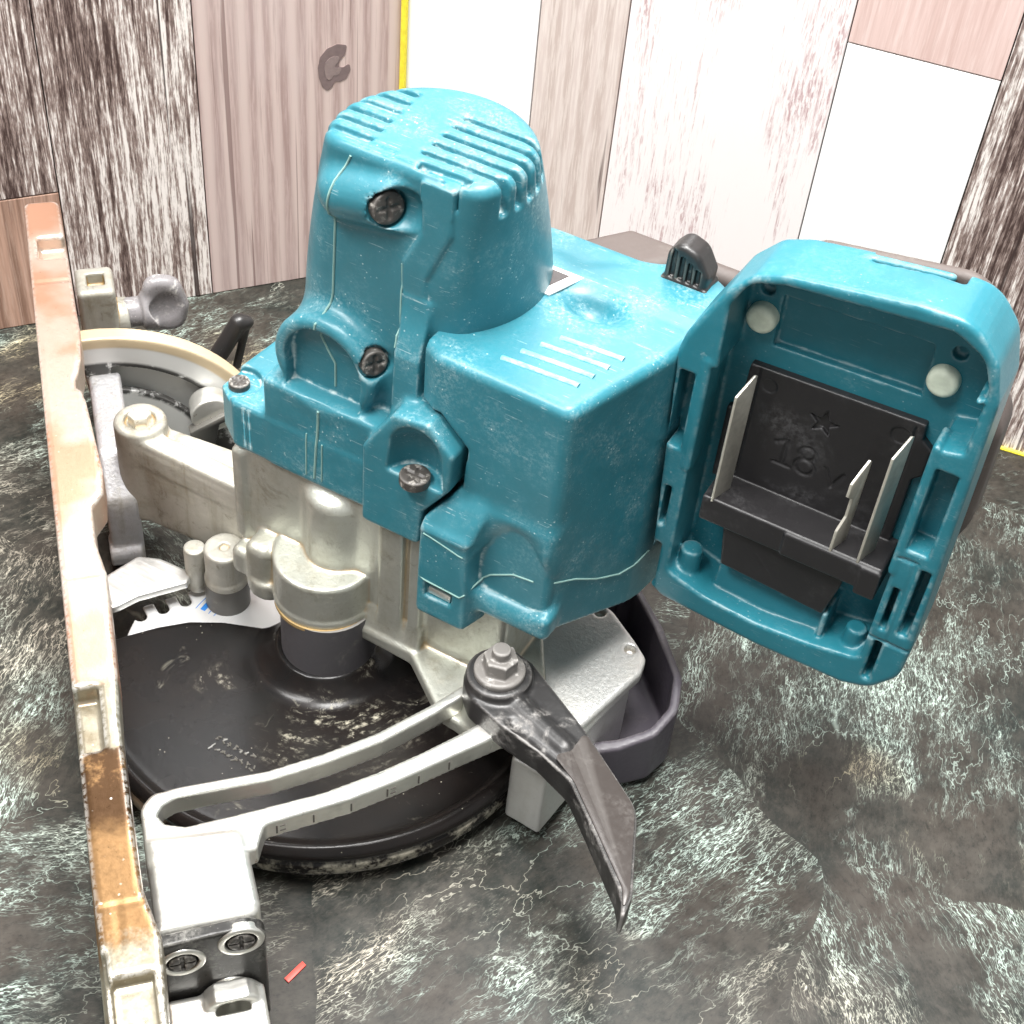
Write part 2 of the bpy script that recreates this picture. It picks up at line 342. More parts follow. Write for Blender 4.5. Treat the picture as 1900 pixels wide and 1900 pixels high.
# ------------------------------------------------------------------ mesh helpers
def link_obj(name, me, mat, parent=None, rot=0.0, loc=(0, 0, 0)):
    if mat is not None:
        me.materials.clear(); me.materials.append(mat)
    o = bpy.data.objects.new(name, me); COL.objects.link(o)
    o.parent = parent; o.rotation_euler = (0, 0, rot); o.location = loc
    return o
def from_bm(name, bm, mat, parent=None, rot=0.0, smooth=True, loc=(0, 0, 0)):
    bmesh.ops.recalc_face_normals(bm, faces=bm.faces)
    me = bpy.data.meshes.new(name); bm.to_mesh(me); bm.free()
    if smooth:
        for p in me.polygons: p.use_smooth = True
        try: me.set_sharp_from_angle(angle=math.radians(35))
        except Exception: pass
    return link_obj(name, me, mat, parent, rot, loc)
MM = 0.001
def bm_prism(bm, pts, a0, a1, axis='z', bevel=0.0, seg=2):
    """polygon pts (mm) extruded along an axis from a0 to a1"""
    def P(p, a):
        if axis == 'z': q = (p[0], p[1], a)
        elif axis == 'y': q = (p[0], a, p[1])
        else: q = (a, p[0], p[1])
        return [c * MM for c in q]
    lo = [bm.verts.new(P(p, a0)) for p in pts]; hi = [bm.verts.new(P(p, a1)) for p in pts]
    fs = [bm.faces.new(lo[::-1]), bm.faces.new(hi)]
    n = len(pts)
    for i in range(n): fs.append(bm.faces.new((lo[i], lo[(i + 1) % n], hi[(i + 1) % n], hi[i])))
    if bevel > 0:
        es = list({e for f in fs for e in f.edges})
        bmesh.ops.recalc_face_normals(bm, faces=fs)
        bmesh.ops.bevel(bm, geom=es, offset=bevel * MM, segments=seg, affect='EDGES', profile=0.5)
def prism(name, pts, a0, a1, mat, parent, axis='z', bevel=0.4, rot=0.0, smooth=True):
    bm = bmesh.new(); bm_prism(bm, pts, a0, a1, axis, bevel); return from_bm(name, bm, mat, parent, rot, smooth)
def bm_cyl(bm, p0, p1, r0, r1=None, n=24, cap=True):
    r1 = r0 if r1 is None else r1
    a = Vector(p0) * MM; b = Vector(p1) * MM; d = (b - a).normalized()
    u = d.orthogonal().normalized(); w = d.cross(u)
    A = []; B = []
    for i in range(n):
        t = 2 * math.pi * i / n; q = u * math.cos(t) + w * math.sin(t)
        A.append(bm.verts.new(a + q * r0 * MM)); B.append(bm.verts.new(b + q * r1 * MM))
    for i in range(n): bm.faces.new((A[i], A[(i + 1) % n], B[(i + 1) % n], B[i]))
    if cap: bm.faces.new(A[::-1]); bm.faces.new(B)
def cyl(name, p0, p1, r0, mat, parent, r1=None, n=32, rot=0.0, bevel=0.0):
    bm = bmesh.new(); bm_cyl(bm, p0, p1, r0, r1, n)
    if bevel:
        es = [e for e in bm.edges if len(e.link_faces) == 2 and any(len(f.verts) > 4 for f in e.link_faces)]
        bmesh.ops.bevel(bm, geom=es, offset=bevel * MM, segments=3, affect='EDGES', profile=0.5)
    return from_bm(name, bm, mat, parent, rot)
def tube(name, pts, r, mat, parent, n=8, rot=0.0):
    bm = bmesh.new(); rings = []
    P = [Vector(p) * MM for p in pts]
    for i, p in enumerate(P):
        d = (P[min(i + 1, len(P) - 1)] - P[max(i - 1, 0)]).normalized()
        u = d.orthogonal().normalized() if i == 0 else (u - d * u.dot(d)).normalized()
        w = d.cross(u)
        rr = r if not isinstance(r, (list, tuple)) else r[i]
        rings.append([bm.verts.new(p + (u * math.cos(2 * math.pi * k / n) + w * math.sin(2 * math.pi * k / n)) * rr * MM) for k in range(n)])
    for a, b in zip(rings, rings[1:]):
        for k in range(n): bm.faces.new((a[k], a[(k + 1) % n], b[(k + 1) % n], b[k]))
    bm.faces.new(rings[0][::-1]); bm.faces.new(rings[-1])
    return from_bm(name, bm, mat, parent, rot)
def rpoly(pts, r, n=5):
    """round the corners of a polygon"""
    out = []; N = len(pts)
    for i in range(N):
        p = np.array(pts[i][:2], float); a = np.array(pts[i - 1][:2], float); b = np.array(pts[(i + 1) % N][:2], float)
        rr = pts[i][2] if len(pts[i]) > 2 else r
        u = a - p; w = b - p; lu = np.linalg.norm(u); lw = np.linalg.norm(w); u /= lu; w /= lw
        ca = float(np.clip(u @ w, -1, 1)); th = math.acos(ca)
        if rr <= 0 or th > 3.05: out.append(tuple(p)); continue
        d = min(rr / math.tan(th / 2), lu * .48, lw * .48); rad = d * math.tan(th / 2)
        c = p + (u + w) / np.linalg.norm(u + w) * (rad / math.sin(th / 2))
        s = p + u * d - c; e = p + w * d - c
        a0 = math.atan2(s[1], s[0]); da = (math.atan2(e[1], e[0]) - a0 + math.pi) % (2 * math.pi) - math.pi
        for k in range(n + 1):
            t = a0 + da * k / n; out.append((c[0] + rad * math.cos(t), c[1] + rad * math.sin(t)))
    return out

# ------------------------------------------------------------------ signed-distance solids for the moulded and cast parts (mm)
def smin(a, b, k):
    if k <= 0: return np.minimum(a, b)
    h = np.maximum(k - np.abs(a - b), 0) / k
    return np.minimum(a, b) - h * h * k * 0.25
class Solid:
    def __init__(self, lo, hi, h):
        self.lo = np.array(lo, float); self.h = h
        self.n = np.ceil((np.array(hi) - self.lo) / h).astype(int) + 1
        self.ax = [(self.lo[i] + h * np.arange(self.n[i])).astype(np.float32) for i in range(3)]
        self.d = np.full(tuple(self.n), 9.0, np.float32)
    def _sl(self, bb, m):
        out = []
        for i in range(3):
            a = int(max(0, math.floor((bb[0][i] - m - self.lo[i]) / self.h)))
            b = int(min(self.n[i], math.ceil((bb[1][i] + m - self.lo[i]) / self.h) + 1))
            out.append(slice(a, max(a, b)))
        return tuple(out)
    def _ev(self, pr, m):
        f, bb = pr; sl = self._sl(bb, m)
        if any(s.stop - s.start <= 0 for s in sl): return sl, None
        X = self.ax[0][sl[0]][:, None, None]; Y = self.ax[1][sl[1]][None, :, None]; Z = self.ax[2][sl[2]][None, None, :]
        return sl, f(X, Y, Z)
    def add(self, pr, k=0.0):
        sl, v = self._ev(pr, max(3 * self.h, k + self.h))
        if v is not None: self.d[sl] = smin(self.d[sl], v, k)
        return self
    def sub(self, pr, k=0.0):
        sl, v = self._ev(pr, max(3 * self.h, k + self.h))
        if v is not None: self.d[sl] = -smin(-self.d[sl], v, k)
        return self
    def keep(self, f, k=0.0):
        X = self.ax[0][:, None, None]; Y = self.ax[1][None, :, None]; Z = self.ax[2][None, None, :]
        self.d = -smin(-self.d, -f(X, Y, Z), k); return self
    def first(self, axis, a, b):
        """surface height along an axis seen from its low (y) or high (x, z) side"""
        if axis == 'y':
            i = int(round((a - self.lo[0]) / self.h)); j = int(round((b - self.lo[2]) / self.h))
            col = self.d[i, :, j]; k = int(np.argmax(col < 0)); return None if col[k] >= 0 or k == 0 else float(self.ax[1][k - 1] + self.h * col[k - 1] / (col[k - 1] - col[k]))
        if axis == 'x':
            i = int(round((a - self.lo[1]) / self.h)); j = int(round((b - self.lo[2]) / self.h))
            col = self.d[::-1, i, j]; k = int(np.argmax(col < 0)); return None if col[k] >= 0 or k == 0 else float(self.ax[0][::-1][k - 1] - self.h * col[k - 1] / (col[k - 1] - col[k]))
        i = int(round((a - self.lo[0]) / self.h)); j = int(round((b - self.lo[1]) / self.h))
        col = self.d[i, j, ::-1]; k = np.argmax(col < 0); return float(self.ax[2][::-1][k]) if col[k] < 0 else None
    def mesh(self, name):
        D = np.pad(self.d, 1, constant_values=9.0); lo = self.lo - self.h
        S = D < 0; n = np.array(D.shape) - 1
        cnt = np.zeros(tuple(n), np.int8); c8 = []
        for i in (0, 1):
            for j in (0, 1):
                for k in (0, 1):
                    s = S[i:i + n[0], j:j + n[1], k:k + n[2]]; cnt += s
        act = (cnt > 0) & (cnt < 8)
        idx = np.argwhere(act); vid = np.full(tuple(n), -1, np.int32); vid[act] = np.arange(len(idx))
        acc = np.zeros((len(idx), 3), np.float32); w = np.zeros(len(idx), np.float32)
        cor = {(i, j, k): D[idx[:, 0] + i, idx[:, 1] + j, idx[:, 2] + k] for i in (0, 1) for j in (0, 1) for k in (0, 1)}
        for a in range(3):
            for u in (0, 1):
                for v in (0, 1):
                    p = [0, 0, 0]; o = [x for x in range(3) if x != a]; p[o[0]] = u; p[o[1]] = v
                    q = list(p); q[a] = 1
                    d0 = cor[tuple(p)]; d1 = cor[tuple(q)]; c = (d0 < 0) != (d1 < 0)
                    t = np.where(c, d0 / np.where(c, d0 - d1, 1), 0)
                    pt = np.tile(np.array(p, np.float32), (len(idx), 1)); pt[:, a] = t
                    acc += pt * c[:, None]; w += c
        V = (lo + (idx + acc / w[:, None]) * self.h) * MM
        quads = []
        for a in range(3):
            o = [x for x in range(3) if x != a]
            s0 = [slice(None)] * 3; s1 = [slice(None)] * 3; s0[a] = slice(0, -1); s1[a] = slice(1, None)
            A = S[tuple(s0)]; B = S[tuple(s1)]
            e = np.argwhere(A != B); e = e[(e[:, o[0]] > 0) & (e[:, o[1]] > 0) & (e[:, o[0]] < n[o[0]]) & (e[:, o[1]] < n[o[1]])]
            ins = A[e[:, 0], e[:, 1], e[:, 2]]
            def vv(du, dv):
                f = e.copy(); f[:, o[0]] -= du; f[:, o[1]] -= dv; return vid[f[:, 0], f[:, 1], f[:, 2]]
            q = np.stack([vv(1, 1), vv(0, 1), vv(0, 0), vv(1, 0)], 1)
            flip = ins if a != 1 else ~ins
            q = np.where(flip[:, None], q, q[:, ::-1]); quads.append(q)
        Q = np.concatenate(quads).astype(np.int32)
        me = bpy.data.meshes.new(name)
        me.vertices.add(len(V)); me.vertices.foreach_set('co', V.astype(np.float32).ravel())
        me.loops.add(Q.size); me.loops.foreach_set('vertex_index', Q.ravel())
        me.polygons.add(len(Q)); me.polygons.foreach_set('loop_start', np.arange(0, Q.size, 4, dtype=np.int32))
        try: me.polygons.foreach_set('loop_total', np.full(len(Q), 4, np.int32))
        except Exception: pass
        me.polygons.foreach_set('use_smooth', np.ones(len(Q), bool))
        me.update(calc_edges=True); me.validate()
        return me
    def obj(self, name, mat, parent, rot=0.0): return link_obj(name, self.mesh(name), mat, parent, rot)

def _ext(d2, w, r):
    a = d2 + r; b = w + r
    return np.sqrt(np.maximum(a, 0) ** 2 + np.maximum(b, 0) ** 2) + np.minimum(np.maximum(a, b), 0) - r
def poly2(pts, U, V):
    """distance to a polygon, U and V broadcastable"""
    P = np.array(pts, np.float32); n = len(P)
    d = None; s = None
    for i in range(n):
        a = P[i]; b = P[i - 1]; e = b - a
        wx = U - a[0]; wy = V - a[1]
        t = np.clip((wx * e[0] + wy * e[1]) / max(float(e @ e), 1e-9), 0, 1)
        dd = (wx - e[0] * t) ** 2 + (wy - e[1] * t) ** 2
        c1 = V >= a[1]; c2 = V < b[1]; c3 = e[0] * wy > e[1] * wx
        fl = (c1 & c2 & c3) | (~c1 & ~c2 & ~c3)
        d = dd if d is None else np.minimum(d, dd)
        s = fl if s is None else s ^ fl
    d = np.sqrt(d)
    return np.where(s, -d, d)
def PZ(pts, z0, z1, r=0.0, cr=0.0):
    p = rpoly(pts, cr) if cr or any(len(q) > 2 for q in pts) else pts
    A = np.array([q[:2] for q in p]); bb = ((A[:, 0].min(), A[:, 1].min(), z0), (A[:, 0].max(), A[:, 1].max(), z1))
    return (lambda X, Y, Z: _ext(poly2(p, X, Y), np.abs(Z - (z0 + z1) / 2) - (z1 - z0) / 2, r)), bb
def PY(pts, y0, y1, r=0.0, cr=0.0):
    p = rpoly(pts, cr) if cr or any(len(q) > 2 for q in pts) else pts
    A = np.array([q[:2] for q in p]); bb = ((A[:, 0].min(), y0, A[:, 1].min()), (A[:, 0].max(), y1, A[:, 1].max()))
    return (lambda X, Y, Z: _ext(poly2(p, X, Z), np.abs(Y - (y0 + y1) / 2) - (y1 - y0) / 2, r)), bb
def PX(pts, x0, x1, r=0.0, cr=0.0):
    p = rpoly(pts, cr) if cr or any(len(q) > 2 for q in pts) else pts
    A = np.array([q[:2] for q in p]); bb = ((x0, A[:, 0].min(), A[:, 1].min()), (x1, A[:, 0].max(), A[:, 1].max()))
    return (lambda X, Y, Z: _ext(poly2(p, Y, Z), np.abs(X - (x0 + x1) / 2) - (x1 - x0) / 2, r)), bb
def BX(x0, x1, y0, y1, z0, z1, r=0.0):
    def f(X, Y, Z):
        a = np.abs(X - (x0 + x1) / 2) - (x1 - x0) / 2 + r; b = np.abs(Y - (y0 + y1) / 2) - (y1 - y0) / 2 + r; c = np.abs(Z - (z0 + z1) / 2) - (z1 - z0) / 2 + r
        return np.sqrt(np.maximum(a, 0) ** 2 + np.maximum(b, 0) ** 2 + np.maximum(c, 0) ** 2) + np.minimum(np.maximum(np.maximum(a, b), c), 0) - r
    return f, ((x0, y0, z0), (x1, y1, z1))
def CY(p0, p1, r, rd=0.0, r1=None):
    a = np.array(p0, float); b = np.array(p1, float); L = np.linalg.norm(b - a); u = (b - a) / L; R = max(r, r1 or 0)
    def f(X, Y, Z):
        x = X - a[0]; y = Y - a[1]; z = Z - a[2]
        t = x * u[0] + y * u[1] + z * u[2]
        rad = np.sqrt(np.maximum(x * x + y * y + z * z - t * t, 0))
        rr = r if r1 is None else r + (r1 - r) * np.clip(t / L, 0, 1)
        return _ext(rad - rr, np.abs(t - L / 2) - L / 2, rd)
    return f, (np.minimum(a, b) - R, np.maximum(a, b) + R)
def CAP(p0, p1, r):
    a = np.array(p0, float); b = np.array(p1, float); e = b - a; L2 = max(float(e @ e), 1e-9)
    def f(X, Y, Z):
        t = np.clip(((X - a[0]) * e[0] + (Y - a[1]) * e[1] + (Z - a[2]) * e[2]) / L2, 0, 1)
        return np.sqrt((X - a[0] - e[0] * t) ** 2 + (Y - a[1] - e[1] * t) ** 2 + (Z - a[2] - e[2] * t) ** 2) - r
    return f, (np.minimum(a, b) - r, np.maximum(a, b) + r)
def ELL(c, r):
    c = np.array(c, float); r = np.array(r, float)
    def f(X, Y, Z):
        k = np.sqrt(((X - c[0]) / r[0]) ** 2 + ((Y - c[1]) / r[1]) ** 2 + ((Z - c[2]) / r[2]) ** 2)
        return (k - 1) * r.min()
    return f, (c - r, c + r)

# ------------------------------------------------------------------ setting: table and backdrop
def setting(o): o['kind'] = 'structure'; return o
bm = bmesh.new()
bmesh.ops.create_grid(bm, x_segments=2, y_segments=2, size=1.4)
setting(from_bm('tabletop', bm, M['table'], smooth=False, loc=(0, 0.5, 0)))

CORNER = Vector((-0.0796, 0.7023, 0)); WL = Vector((-0.2741, 0.6052, 0)); WR = Vector((0.2515, 0.5966, 0))
def backdrop(name, toward, planks, width, sgn):
    d = (toward - CORNER).normalized(); ang = math.atan2(d.y, d.x)
    nrm = Vector((d.y, -d.x, 0)) * sgn           # towards the camera
    bm = bmesh.new(); yy = -3.2 * sgn            # local +x runs along the panel, local y is depth
    bm_prism(bm, [(0, 0), (width * 1000, 0), (width * 1000, 410), (0, 410)], 3.0, 8.0, 'y')
    if sgn < 0:
        for vtx in bm.verts: vtx.co.y *= -1
    w = setting(from_bm(name, bm, M['gap'], None, ang, False, CORNER))
    for (x0, x1, z0, z1, kind) in planks:
        bm = bmesh.new()
        bm_prism(bm, [(x0 * 1000 + .3, z0 * 1000 + .3), (x1 * 1000 - .3, z0 * 1000 + .3), (x1 * 1000 - .3, z1 * 1000 - .3), (x0 * 1000 + .3, z1 * 1000 - .3)], 0.0, 2.8, 'y', 0.35)
        if sgn < 0:
            for vtx in bm.verts: vtx.co.y *= -1
        cx = (x0 + x1) / 2
        for vtx in bm.verts: vtx.co.x -= cx
        p = from_bm('plank', bm, WOOD[kind], w, 0, False); p.location = (cx, 0, 0)
    return w
wl = backdrop('wall_left', WL, [
    (0.0005, 0.1055, 0, 0.40, 'pinkbrown'), (0.1055, 0.1775, 0, 0.40, 'weathered'),
    (0.1775, 0.2650, 0.0762, 0.40, 'weathered'), (0.1775, 0.2650, 0, 0.0762, 'brown'), (0.2650, 0.40, 0, 0.40, 'greyed')], 0.40, -1)
wr = backdrop('wall_right', WR, [
    (0.0005, 0.0705, 0, 0.40, 'white'), (0.0705, 0.1142, 0, 0.40, 'greyed'), (0.1142, 0.2155, 0, 0.40, 'pinkwhite'),
    (0.2155, 0.2845, 0.191, 0.40, 'pink'), (0.2155, 0.2845, 0, 0.191, 'white'), (0.2845, 0.3750, 0, 0.40, 'weathered'), (0.3750, 0.52, 0, 0.40, 'white')], 0.52, 1)
# knot in the pink-brown plank
kpx = [(588, 124), (592, 106), (606, 92), (626, 86), (645, 90), (641, 106), (630, 116), (628, 127), (638, 128), (650, 121), (652, 134), (644, 148), (632, 153), (622, 150), (616, 160), (606, 167), (596, 158), (590, 142)]
def knot_pts(c, k): return [(36.4 - ((x - 620) * k + c[0]) * 0.265, 125.0 - ((y - 126) * k + c[1]) * 0.308) for x, y in kpx]
bm = bmesh.new(); bm_prism(bm, rpoly(knot_pts((0, 0), 1.0), 1.2, 3), -0.02, 0.25, 'y', 0)
kn = from_bm('knot', bm, mat_plain('dark_knot', (0.20, 0.145, 0.14), 0.6), wl, 0, False)
bm = bmesh.new(); bm_prism(bm, rpoly(knot_pts((-3, 1), 0.52), 0.8, 3), 0.25, 0.40, 'y', 0)
from_bm('knot_heart', bm, mat_plain('knot_heart', (0.27, 0.205, 0.195), 0.6), kn, 0, False)
# yellow edge strips: the seam in the corner and the foot of the right panel
bm = bmesh.new(); bm_cyl(bm, (-79.4, 700.6, 0), (-79.4, 700.6, 400), 1.8, n=10)
setting(from_bm('seam_strip', bm, M['yellow']))
dR = (WR - CORNER).normalized(); dL = (WL - CORNER).normalized()
e0 = CORNER * 1000; e1 = (CORNER + dR * 0.45) * 1000
setting(tube('foot_strip', [(e0.x, e0.y - 1, 0.6), (e1.x, e1.y - 1, 0.6)], 1.1, M['yellow'], None))

# red chip on the table
prism('paint_chip', [(-62.6, 262.6), (-60.8, 261.2), (-55.8, 268.6), (-57.4, 270)], 0.05, 0.9, M['red'], None, bevel=0.1)
bpy.data.objects['paint_chip']['label'] = 'tiny red chip lying on the marbled table near the saw'
bpy.data.objects['paint_chip']['category'] = 'chip'

# ------------------------------------------------------------------ the saw
SAW = bpy.data.objects.new('circular_saw', None); COL.objects.link(SAW)
SAW.location = (-0.0695, 0.3966, 0); SAW.rotation_euler = (0, 0, math.radians(-25)); SAW.empty_display_size = 0.05
SAW['label'] = 'used teal cordless circular saw lying on its side, battery removed, dusty metal base plate'
SAW['category'] = 'circular saw'
BR = math.radians(45)       # the base plate is swung 45 degrees against the motor body
def frame(u, v): c = math.cos(BR); return (u * c - v * c, u * c + v * c)   # base-plate frame -> body frame

# ---- motor housing
G = Solid((-56, -12, 111), (66, 92, 258), 0.8)
def barrel(X, Y, Z):
    # round motor barrel, tapering upwards, with a flat front
    t = np.clip((Z - 178) / 76.0, 0, 1) ** 1.5
    cx = 14.5 + 8.0 * t; cy = 45.5 - 16.5 * t; R = 43.5 - 10.4 * t
    d2 = np.sqrt((X - cx) ** 2 + (Y - cy) ** 2) - R
    d2 = -smin(-d2, -(10.8 - 0.4 * t - Y), 5.0)
    return _ext(d2, np.abs(Z - 187.0) - 67.0, 4.0)
G.add((barrel, ((-34, 5, 120), (62, 92, 256))))
G.add(PZ([(-40, 0), (44, 0), (44, 72), (-46, 72), (-51, 8)], 114.2, 137, 2.0, 2.5), 2)
G.add(PZ([(-26, 0), (44, 0), (44, 60), (-30, 60)], 114.2, 154.5, 2.0, 4), 2)
G.add(CY((-2, 2, 168), (-2, 44, 168), 20.5, 3.0), 5)
G.sub(BX(-17, 13.5, -14, 7.5, 154.4, 170, 0.5), 1)
G.sub(CY((-2, -10, 168), (-2, 7.5, 168), 15.5, 0.5), 1)
G.add(BX(-26, 44, 0.2, 30, 130, 154.4, 1.2), 1)
# upper screw boss
G.add(CAP((1.5, 13.5, 235.5), (20, 13.5, 238.5), 9.8), 3)
d1 = np.array((0.84, -0.52, 0.14)); d1 /= np.linalg.norm(d1)
S1 = np.array((20.5, 8.0, 238.0)); S2 = np.array((17.5, 6.5, 176.0))
G.sub(CAP(S1 + d1 * 6, S1 + d1 * 16, 9.0), 1.2)
G.sub(CY(S1 - d1 * 4, S1 + d1 * 10, 6.6), 0.5)
G.sub(CAP(S2 + d1 * 5, S2 + d1 * 13, 7.4), 1.2)
G.sub(CY(S2 - d1 * 4, S2 + d1 * 9, 5.8), 0.5)
# octagonal screw column with a scooped pocket
G.add(PY([(24, 157), (32, 170), (46, 172), (56, 162), (55, 146), (45, 131), (44, 114.5), (20, 114.5), (20, 150)], -6, 20, 1.5, 2), 2)
G.sub(CY((41.5, -8, 144.5), (41.5, -8, 160), 11.5, 1.0, 10), 1.0)
G.sub(ELL((41.5, -8, 158), (10, 9, 10)), 1.0)
# corner screw tab
G.sub(CY((-45, 11, 134), (-45, 11, 150), 8.5), 1)
# cooling slots over the crown
for i in range(6):
    y = 17.0 + i * 6.2
    G.sub(BX(-30, 8 - i * 0.5, y - 1.2, y + 1.2, 251.6, 266, 0.6), 0.8)
    xl = 22.5 - math.sqrt(max(33.1 ** 2 - (y - 29) ** 2, 1)); G.sub(CAP((xl - 1.5, y, 258), (xl - 3.5, y, 244), 2.4), 0.8)
    if i < 5:
        yy = y + 3.4
        G.sub(BX(24, 60, yy - 1.1, yy + 1.1, 251.0, 266, 0.6), 0.8)
        xr = 22.5 + math.sqrt(max(33.1 ** 2 - (yy - 29) ** 2, 1)); G.sub(BX(xr - 4.0, 62, yy - 1.6, yy + 1.6, 242, 256, 1.2), 0.8)
G.sub(BX(27, 45, 12.6, 15.6, 251.0, 266, 0.6), 0.8); G.sub(BX(37, 42.5, 8, 15.6, 243.5, 266, 1.4), 0.8)
G.sub(BX(-12, 18, 12.8, 15.2, 253.2, 266, 0.6), 0.8)
# stepped joint on the right of the front face
bandp = [(30, 251.5), (31, 233), (24, 219), (25.5, 184), (25.5, 158), (34.5, 158), (34.5, 187), (33.5, 215), (42, 235), (42, 251.5)]
def band(X, Y, Z): return np.maximum(np.maximum(barrel(X, Y, Z) - 0.9, poly2(bandp, X, Z)), Y - 30)
G.add((band, ((22, 6, 158), (44, 30, 253))), 0.4)
G.add(PX([(10.5, 206), (4, 186), (3, 150), (20, 150), (20, 206)], 25.5, 35.5, 0.8), 3)
MOTOR = G
motor = G.obj('motor_housing', M['teal_motor'], SAW)

def seam(name, solid, axis, pts, r, parent, mat=None, lift=0.12):
    out = []
    for (a, b), (c, d) in zip(pts, pts[1:]):
        n = max(2, int(math.hypot(c - a, d - b) / 2.0))
        for k in range(n):
            t = k / n; u = a + (c - a) * t; v = b + (d - b) * t
            w = solid.first(axis, u, v)
            if w is None: continue
            out.append((u, w - lift, v) if axis == 'y' else (w + lift, u, v))
    if len(out) > 2: return tube(name, out, r, mat or M['seam'], parent, 6)
seam('parting_line', G, 'y', [(4.4, 250), (1.2, 242), (-1.5, 225), (-2.7, 195), (-5.5, 178), (0.2, 168), (0.2, 156)], 0.42, motor)
seam('parting_line', G, 'y', [(-1.6, 151), (-3.9, 116)], 0.5, motor)
seam('parting_line', G, 'y', [(-7.0, 138), (-7.4, 116)], 0.3, motor)
seam('parting_line', G, 'y', [(-0.2, 136), (-0.6, 116)], 0.3, motor)
seam('parting_line', G, 'y', [(24, 218), (25.5, 186)], 0.3, motor)

def screw_head(base, d, r, name='screw', parent=SAW):
    b = np.array(base, float); d = np.array(d, float) / np.linalg.norm(d)
    s = Solid(b - 9, b + 9, 0.4)
    s.add(CY(b - d * 2, b + d * 2.2, r, 0.8))
    u = np.cross(d, (0, 0, 1.0)); u = u / np.linalg.norm(u) if np.linalg.norm(u) > .1 else np.array((1., 0, 0)); w = np.cross(d, u)
    for q in (u, w): s.sub(CAP(b + d * 2.4 - q * r * .55, b + d * 2.4 + q * r * .55, 0.9), 0.2)
    return s.obj(name, M['screw'], parent)
screw_head(S1 - d1 * 2.8, d1, 5.6)
screw_head(S2 - d1 * 2.8, d1, 4.9)
screw_head((41.5, -5.5, 145.5), (0, 0, 1), 5.5)
screw_head((-45, 11, 134.5), (0, 0, 1), 4.0)

# ---- gear housing
G = Solid((-50, -26, 40), (98, 72, 115), 0.8)
G.add(PZ([(-44, 1.5, 7), (44, 1.5), (44, 70), (-44, 70)], 55, 113.8, 1.5, 2))
G.add(CY((1.0, 8.0, 50), (1.0, 8.0, 111.0), 12.8, 5), 3)
G.add(CY((-1.5, 3.0, 56), (-1.5, 3.0, 77), 20.5, 1.2), 1.5)
G.add(CY((-1.5, 3.0, 55), (-1.5, 3.0, 59), 21.1, 1.0), 0.5)
G.add(BX(-41, -12, -7, 10, 52, 66, 3.5), 2)
G.add(PZ([(-44, 4), (-30, -6), (-14, -10), (-14, 20), (-44, 20)], 52, 58, 1.5, 4), 2)
G.add(BX(-32, -20, -10, 8, 50, 76, 4), 2)
G.add(CY((-24, -3, 50), (-24, -3, 58), 8.5, 1), 2)
G.add(BX(24.5, 35, -1.2, 8, 50, 111, 1.2), 1)
G.add(BX(37.5, 43, -0.6, 8, 50, 113, 1.2), 1)
G.add(PX([(-3, 50), (1, 62), (8, 62), (8, 50)], 14, 44, 1.0), 1.5)
G.add(BX(-43, -37, 0.2, 8, 66, 112.5, 2), 2)
G.add(PZ([(14, -3), (42, -4), (66, -22), (84, -24), (96, -8), (92, 14), (80, 34), (14, 34)], 45, 52, 1.5, 5), 1.5)
G.add(BX(40, 78, 3, 34, 48, 92, 2), 2)
G.add(CY((84, -11, 45), (84, -11, 60), 12.5, 1.5), 3)
gear = G.obj('gear_housing', M['cast'], SAW)
cyl('spindle_hub', (1, 0.5, 21), (1, 0.5, 55.5), 19.0, M['hubgrey'], SAW, n=40, bevel=0.8)
cyl('seal_ring', (-1.0, 1.2, 54.0), (-1.0, 1.2, 55.6), 20.0, mat_plain('amber_grease', (0.36, 0.25, 0.11), 0.5), gear, n=40)

# ---- handle housing with the box beside the motor
G = Solid((38, -14, 66), (132, 116, 203), 0.9)
G.add(PZ([(36, 5, 1), (44, 0, 3), (94, -1), (108, 44), (111, 64), (111, 88), (36, 88)], 72, 197, 3.5, 5))
G.sub(PX([(-20, 93), (0, 93), (60, 71), (60, 40), (-20, 40)], 30, 130, 0), 1)
G.add(PZ([(40, 60), (111, 60), (113, 88), (102, 95), (86, 96), (72, 82), (60, 72), (52, 74), (40, 74)], 150, 197, 5, 6), 3)
G.sub(ELL((74.5, 53, 204), (12.5, 7.5, 14)), 4)
# latch block low on the front with its arch
G.add(PZ([(43, 4), (46, -9), (66, -9), (70, 4)], 84, 129, 2.0, 2), 2)
G.add(PX([(-9, 127), (-3, 139), (2, 146), (6, 120)], 45, 68, 1.0), 2)
G.add(PX([(-4.5, 122), (0, 140), (6, 146), (6, 122)], 64, 92, 1.0), 6)
G.add(BX(64, 97, -4, 6, 92, 104, 3), 3)
G.sub(CY((80, -14, 132), (80, 3, 106), 13, 4), 5)
G.add(PZ([(44, 0.5), (94, -0.5), (96, 10), (44, 10)], 95, 190, 3, 3), 0)
G.sub(BX(49.5, 60.5, -13, -6, 94.5, 101.5, 0.8), 0.5)
